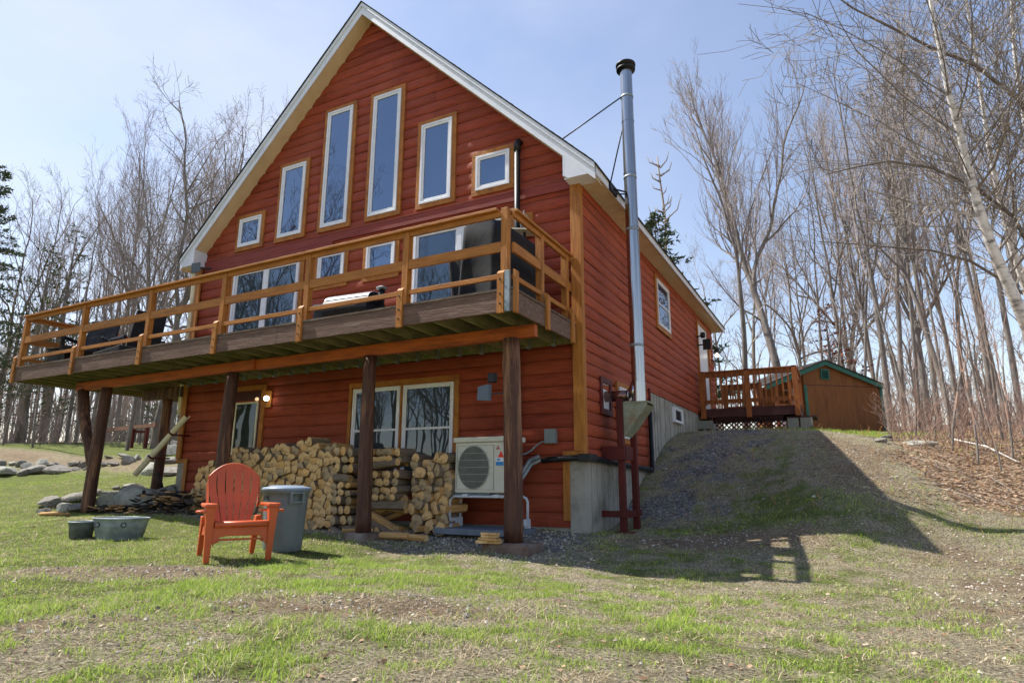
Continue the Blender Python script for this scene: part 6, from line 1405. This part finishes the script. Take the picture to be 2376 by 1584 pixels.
for i in range(150):
    x, y = rt.uniform(3.8, 9), rt.uniform(2.2, 9.5); a = rt.uniform(0, 6.28); l = rt.uniform(.15, .7); z0 = hz(x, y) + .03; z1 = hz(x + l * math.cos(a), y + l * math.sin(a)) + .03 + rt.uniform(0, .06)
    mb.tube([(x, y, z0), (x + l * .5 * math.cos(a + .15), y + l * .5 * math.sin(a + .15), (z0 + z1) / 2 + .02), (x + l * math.cos(a), y + l * math.sin(a), z1)], [.007, .006, .003], 4)
o = mb.build('fallen_twigs', m_twig); tag(o, 'grey twigs strewn over the leaf litter on the right bank', 'twigs', kind='stuff')
# saplings with their own stems
T, C = grow(700, H=5, r0=.03, fork=.4, nlimb=2, up=.3, spread=.5, dens=.8, minr=.004); C = T[3:] + C; T = T[:3] + [T[-1]]
SP = tree_meshes('sapling', m_treebark, m_brush, T, C)
rt = random.Random(15)
for i, (a, d_) in enumerate(((2075, 17), (2105, 15), (2150, 14), (2185, 12.5), (2215, 15), (2240, 11.5), (2265, 13), (2290, 11), (2320, 12), (2345, 10.5), (2130, 18), (2060, 20), (2365, 12), (2200, 18), (2275, 16), (2330, 16))):
    p = at_depth(a * 1.0102, 1030, d_); t = thing('sapling', 'thin leaning sapling in the brush on the right bank', 'sapling', (p[0], p[1], hz(p[0], p[1])), rt.uniform(0, 6), 'saplings on the right bank'); s = rt.uniform(.45, .85); t.scale = (s, s, s); t.rotation_euler = (rt.uniform(-.2, .2), rt.uniform(-.2, .2), rt.uniform(0, 6)); link('trunk', SP[0], t); link('crown', SP[1], t)
fb1, fb2, fb3 = G(*q2(860, 1040)), G(*q2(1100, 1090)), G(*q2(1340, 1190)); mb = MB().tube([fb1 + Vector((0, 0, .12)), fb2 + Vector((0, 0, .1)), fb3 + Vector((0, 0, .05))], [.014, .018, .009], 8); o = mb.build('fallen_branch', m_birch); tag(o, 'long pale fallen branch lying across the leaf litter on the right bank', 'branch')

# ------------------------------------------------------------------ ground cover
rg = np.random.RandomState(3)
def sample(n, xr, yr, dens_fn):
    X = rg.uniform(*xr, n); Y = rg.uniform(*yr, n); dx = X - CAM[0]; dy = Y - CAM[1]; dep = dx * FW[0] + dy * FW[1]; lat = dx * RT[0] + dy * RT[1]
    keep = (dep > 1.4) & (np.abs(lat) < dep * .9 + .6) & ~((X > -8.6) & (X < .02) & (Y > -.03) & (Y < 10.8)); X, Y, dep = X[keep], Y[keep], dep[keep]
    d = dens_fn(X, Y, dep); k = rg.rand(len(X)) < d; return X[k], Y[k]
def blades(X, Y, h, w, bend, name, mats, probs, label, cat, flat=0):
    n = len(X); Z = height(X, Y) - .004; a = rg.uniform(0, 6.283, n); hh = h * rg.uniform(.35, 1.3, n) * (.55 + .9 * sat(.5 + 1.2 * fbm(X, Y, .35, 66, 3))); lean = rg.normal(0, bend, (n, 2)); dirx, diry = np.cos(a), np.sin(a); ww = w * rg.uniform(.6, 1.4, n)
    b0 = np.stack([X - dirx * ww, Y - diry * ww, Z], 1); b1 = np.stack([X + dirx * ww, Y + diry * ww, Z], 1)
    zt_ = hh / np.sqrt(1 + (lean ** 2).sum(1) / 1.0); tip = np.stack([X + lean[:, 0] * hh, Y + lean[:, 1] * hh, Z + zt_ * (1 - flat)], 1)
    mid0 = b0 * .5 + tip * .5 + np.stack([lean[:, 0] * -.12 * hh, lean[:, 1] * -.12 * hh, hh * .08], 1) + np.stack([dirx * ww * .25, diry * ww * .25, 0 * ww], 1)
    mid1 = mid0 + np.stack([dirx * ww * 1.2, diry * ww * 1.2, 0 * ww], 1)
    V = np.stack([b0, b1, mid1, mid0, tip], 1).reshape(-1, 3); base = np.arange(n)[:, None] * 5
    F = np.concatenate([np.concatenate([base, base + 1, base + 2], 1), np.concatenate([base, base + 2, base + 3], 1), np.concatenate([base + 3, base + 2, base + 4], 1)])
    mi = rg.choice(len(mats), n, p=probs); mi = np.tile(mi, 3); o = link(name, npmesh(name, V, F, mats, mi)); tag(o, label, cat, kind='stuff'); return o
def gm(n, a, b_):
    m = mat(n, lin(a), lin(b_), 1.5, .7, 0, spec=.2)
    if n.startswith(('grass', 'straw', 'leaf')):      # thin blades let some light through
        t = m.node_tree; b = t.nodes['Principled BSDF']; tr = t.nodes.new('ShaderNodeBsdfTranslucent'); src_ = b.inputs['Base Color'].links[0].from_socket
        t.links.new(src_, tr.inputs['Color']); ms = t.nodes.new('ShaderNodeMixShader'); ms.inputs[0].default_value = .42
        t.links.new(b.outputs[0], ms.inputs[1]); t.links.new(tr.outputs[0], ms.inputs[2]); t.links.new(ms.outputs[0], t.nodes['Material Output'].inputs['Surface'])
    return m
mg = [gm('grass_bright', '#b8cc58', '#a4bc4c'), gm('grass_mid', '#8ba645', '#9cb254'), gm('grass_deep', '#748a48', '#86985a'), gm('grass_pale', '#cccb98', '#bcc084')]
mdg = [gm('straw_pale', '#ddd0b0', '#c8b898'), gm('straw_mid', '#a89878', '#8f8062'), gm('straw_grey', '#8f8674', '#a69c88')]
def dgreen(X, Y, dep):
    g, di, gr_, lf = masks(X, Y); cl = sat(.5 + 1.5 * fbm(X, Y, .16, 77, 3)); return sat(g * 1.5) * cl * np.clip(9 / dep, .22, 1)
X, Y = sample(900000, (-16, 9), (-8, 5.5), dgreen); X2, Y2 = sample(260000, (-2, 6), (-7.3, -2.5), dgreen); X = np.concatenate([X, X2]); Y = np.concatenate([Y, Y2]); print('grass', len(X)); blades(X, Y, .042, .0024, .6, 'grass', mg, [.38, .32, .18, .12], 'short green spring grass growing in patches over the yard', 'grass')
X, Y = sample(60000, (-16, 9), (-8, 2), lambda a, b_, c_: dgreen(a, b_, c_) * sat(fbm(a, b_, .5, 91, 3) * 3 - .6)); blades(X, Y, .085, .003, .4, 'grass_tufts', mg, [.45, .35, .15, .05], 'longer tufts of bright grass in the yard', 'grass')
X, Y = sample(90000, (-5, 7), (6.5, 12), lambda a, b_, c_: .8 * masks(a, b_)[0]); blades(X, Y, .08, .004, .4, 'grass_on_crest', mg, [.4, .3, .2, .1], 'green grass along the top of the slope by the shed', 'grass')
def ddead(X, Y, dep):
    g, di, gr_, lf = masks(X, Y); return sat((1 - g * .4) * (1 - .8 * di) * (1 - .95 * gr_) * (1 - .7 * lf)) * np.clip(10 / dep, .35, 1) * sat(.5 + 1.3 * fbm(X, Y, .18, 55, 3))
X, Y = sample(800000, (-14, 9), (-8, 6.5), ddead); print('dead', len(X)); blades(X, Y, .05, .0028, 1.2, 'dead_grass', mdg, [.5, .3, .2], 'matted pale dead grass lying between the green patches', 'dead grass', flat=.2)
def scraps(X, Y, s0, s1, name, mats, label, cat, curl=.35, lift=.006):
    n = len(X); Z = height(X, Y) + lift; a = rg.uniform(0, 6.283, n); l = rg.uniform(s0, s1, n); w_ = l * rg.uniform(.35, .75, n); ux, uy = np.cos(a), np.sin(a); t1, t2 = rg.normal(0, curl, n), rg.normal(0, curl, n)
    P_ = lambda u, v, z: np.stack([X + ux * u - uy * v, Y + uy * u + ux * v, Z + z], 1)
    zz = np.abs(t1) * l * .5
    V = np.stack([P_(-l, 0 * w_, zz * .8), P_(-.2 * l, -w_, zz * .2 + t2 * w_), P_(l, 0 * w_, zz * .6 + .2 * l), P_(.1 * l, w_, zz * .1 - t2 * w_ + .004)], 1).reshape(-1, 3); b_ = np.arange(n)[:, None] * 4
    F = np.concatenate([np.concatenate([b_, b_ + 1, b_ + 2], 1), np.concatenate([b_, b_ + 2, b_ + 3], 1)]); mi = np.tile(rg.randint(0, len(mats), n), 2)
    o = link(name, npmesh(name, V, F, mats, mi)); tag(o, label, cat, kind='stuff')
X, Y = np.zeros(0), np.zeros(0)
ml = [gm('leaf_tan', '#cdb094', '#b8987a'), gm('leaf_brown', '#a8866a', '#8e6e56'), gm('leaf_pale', '#e0d0b8', '#ccb89c'), gm('leaf_dark', '#76604e', '#5e4a3c')]
X, Y = sample(260000, (3.2, 16), (-1, 16), lambda a, b_, c_: masks(a, b_)[3] * .9); print('leaf', len(X)); scraps(X, Y, .014, .036, 'leaf_litter', ml, 'thick carpet of dry brown leaves on the right bank', 'leaves')
X, Y = sample(60000, (-14, 9), (-8, 5), lambda a, b_, c_: .10 + .5 * sat((a - 1) * .25) * .5 + .2 * (c_ < 5)); scraps(X, Y, .004, .018, 'scattered_leaves', ml, 'dry leaves and bits scattered over the lawn', 'leaves')
X, Y = sample(2600, (-8, 8), (-8, 4), lambda a, b_, c_: .22 + 0 * a); scraps(X, Y, .012, .032, 'curled_leaves', ml, 'larger curled dry leaves and wood chips lying on the lawn', 'leaves')
X, Y = sample(240000, (-10, 6), (-8, 8), lambda a, b_, c_: np.maximum(masks(a, b_)[2] * .9, masks(a, b_)[1] * .2 + .006)); print('gravel', len(X))
n = len(X); Z = height(X, Y); s = rg.uniform(.006, .02, n) * (1 + .9 * (rg.rand(n) < .012)); oc = np.array([(1, 0, 0), (0, 1, 0), (-1, 0, 0), (0, -1, 0), (0, 0, .8), (0, 0, -.5)]); R3 = oc[None] * s[:, None, None] * rg.uniform(.6, 1.3, (n, 6, 1)); an = rg.uniform(0, 6.28, n); cx_, sx_ = np.cos(an)[:, None], np.sin(an)[:, None]
V = np.stack([R3[..., 0] * cx_ - R3[..., 1] * sx_ + X[:, None], R3[..., 0] * sx_ + R3[..., 1] * cx_ + Y[:, None], R3[..., 2] + Z[:, None] + .003], 2).reshape(-1, 3); b_ = np.arange(n)[:, None] * 6
F = np.concatenate([b_ + np.array([t_]) for t_ in ((0, 1, 4), (1, 2, 4), (2, 3, 4), (3, 0, 4), (1, 0, 5), (2, 1, 5), (3, 2, 5), (0, 3, 5))])
o = link('gravel', npmesh('gravel', V, F, [mat('stone_light', lin('#bdb7ab'), lin('#9f998d'), 3, .9, 0), mat('stone_dark', lin('#7c756a'), lin('#655f56'), 3, .9, 0), mat('stone_tan', lin('#9c8e7c'), lin('#847562'), 3, .9, 0)], np.tile(rg.randint(0, 3, n), 8))); tag(o, 'grey gravel under the deck and washed down the slope beside the house', 'gravel', kind='stuff')
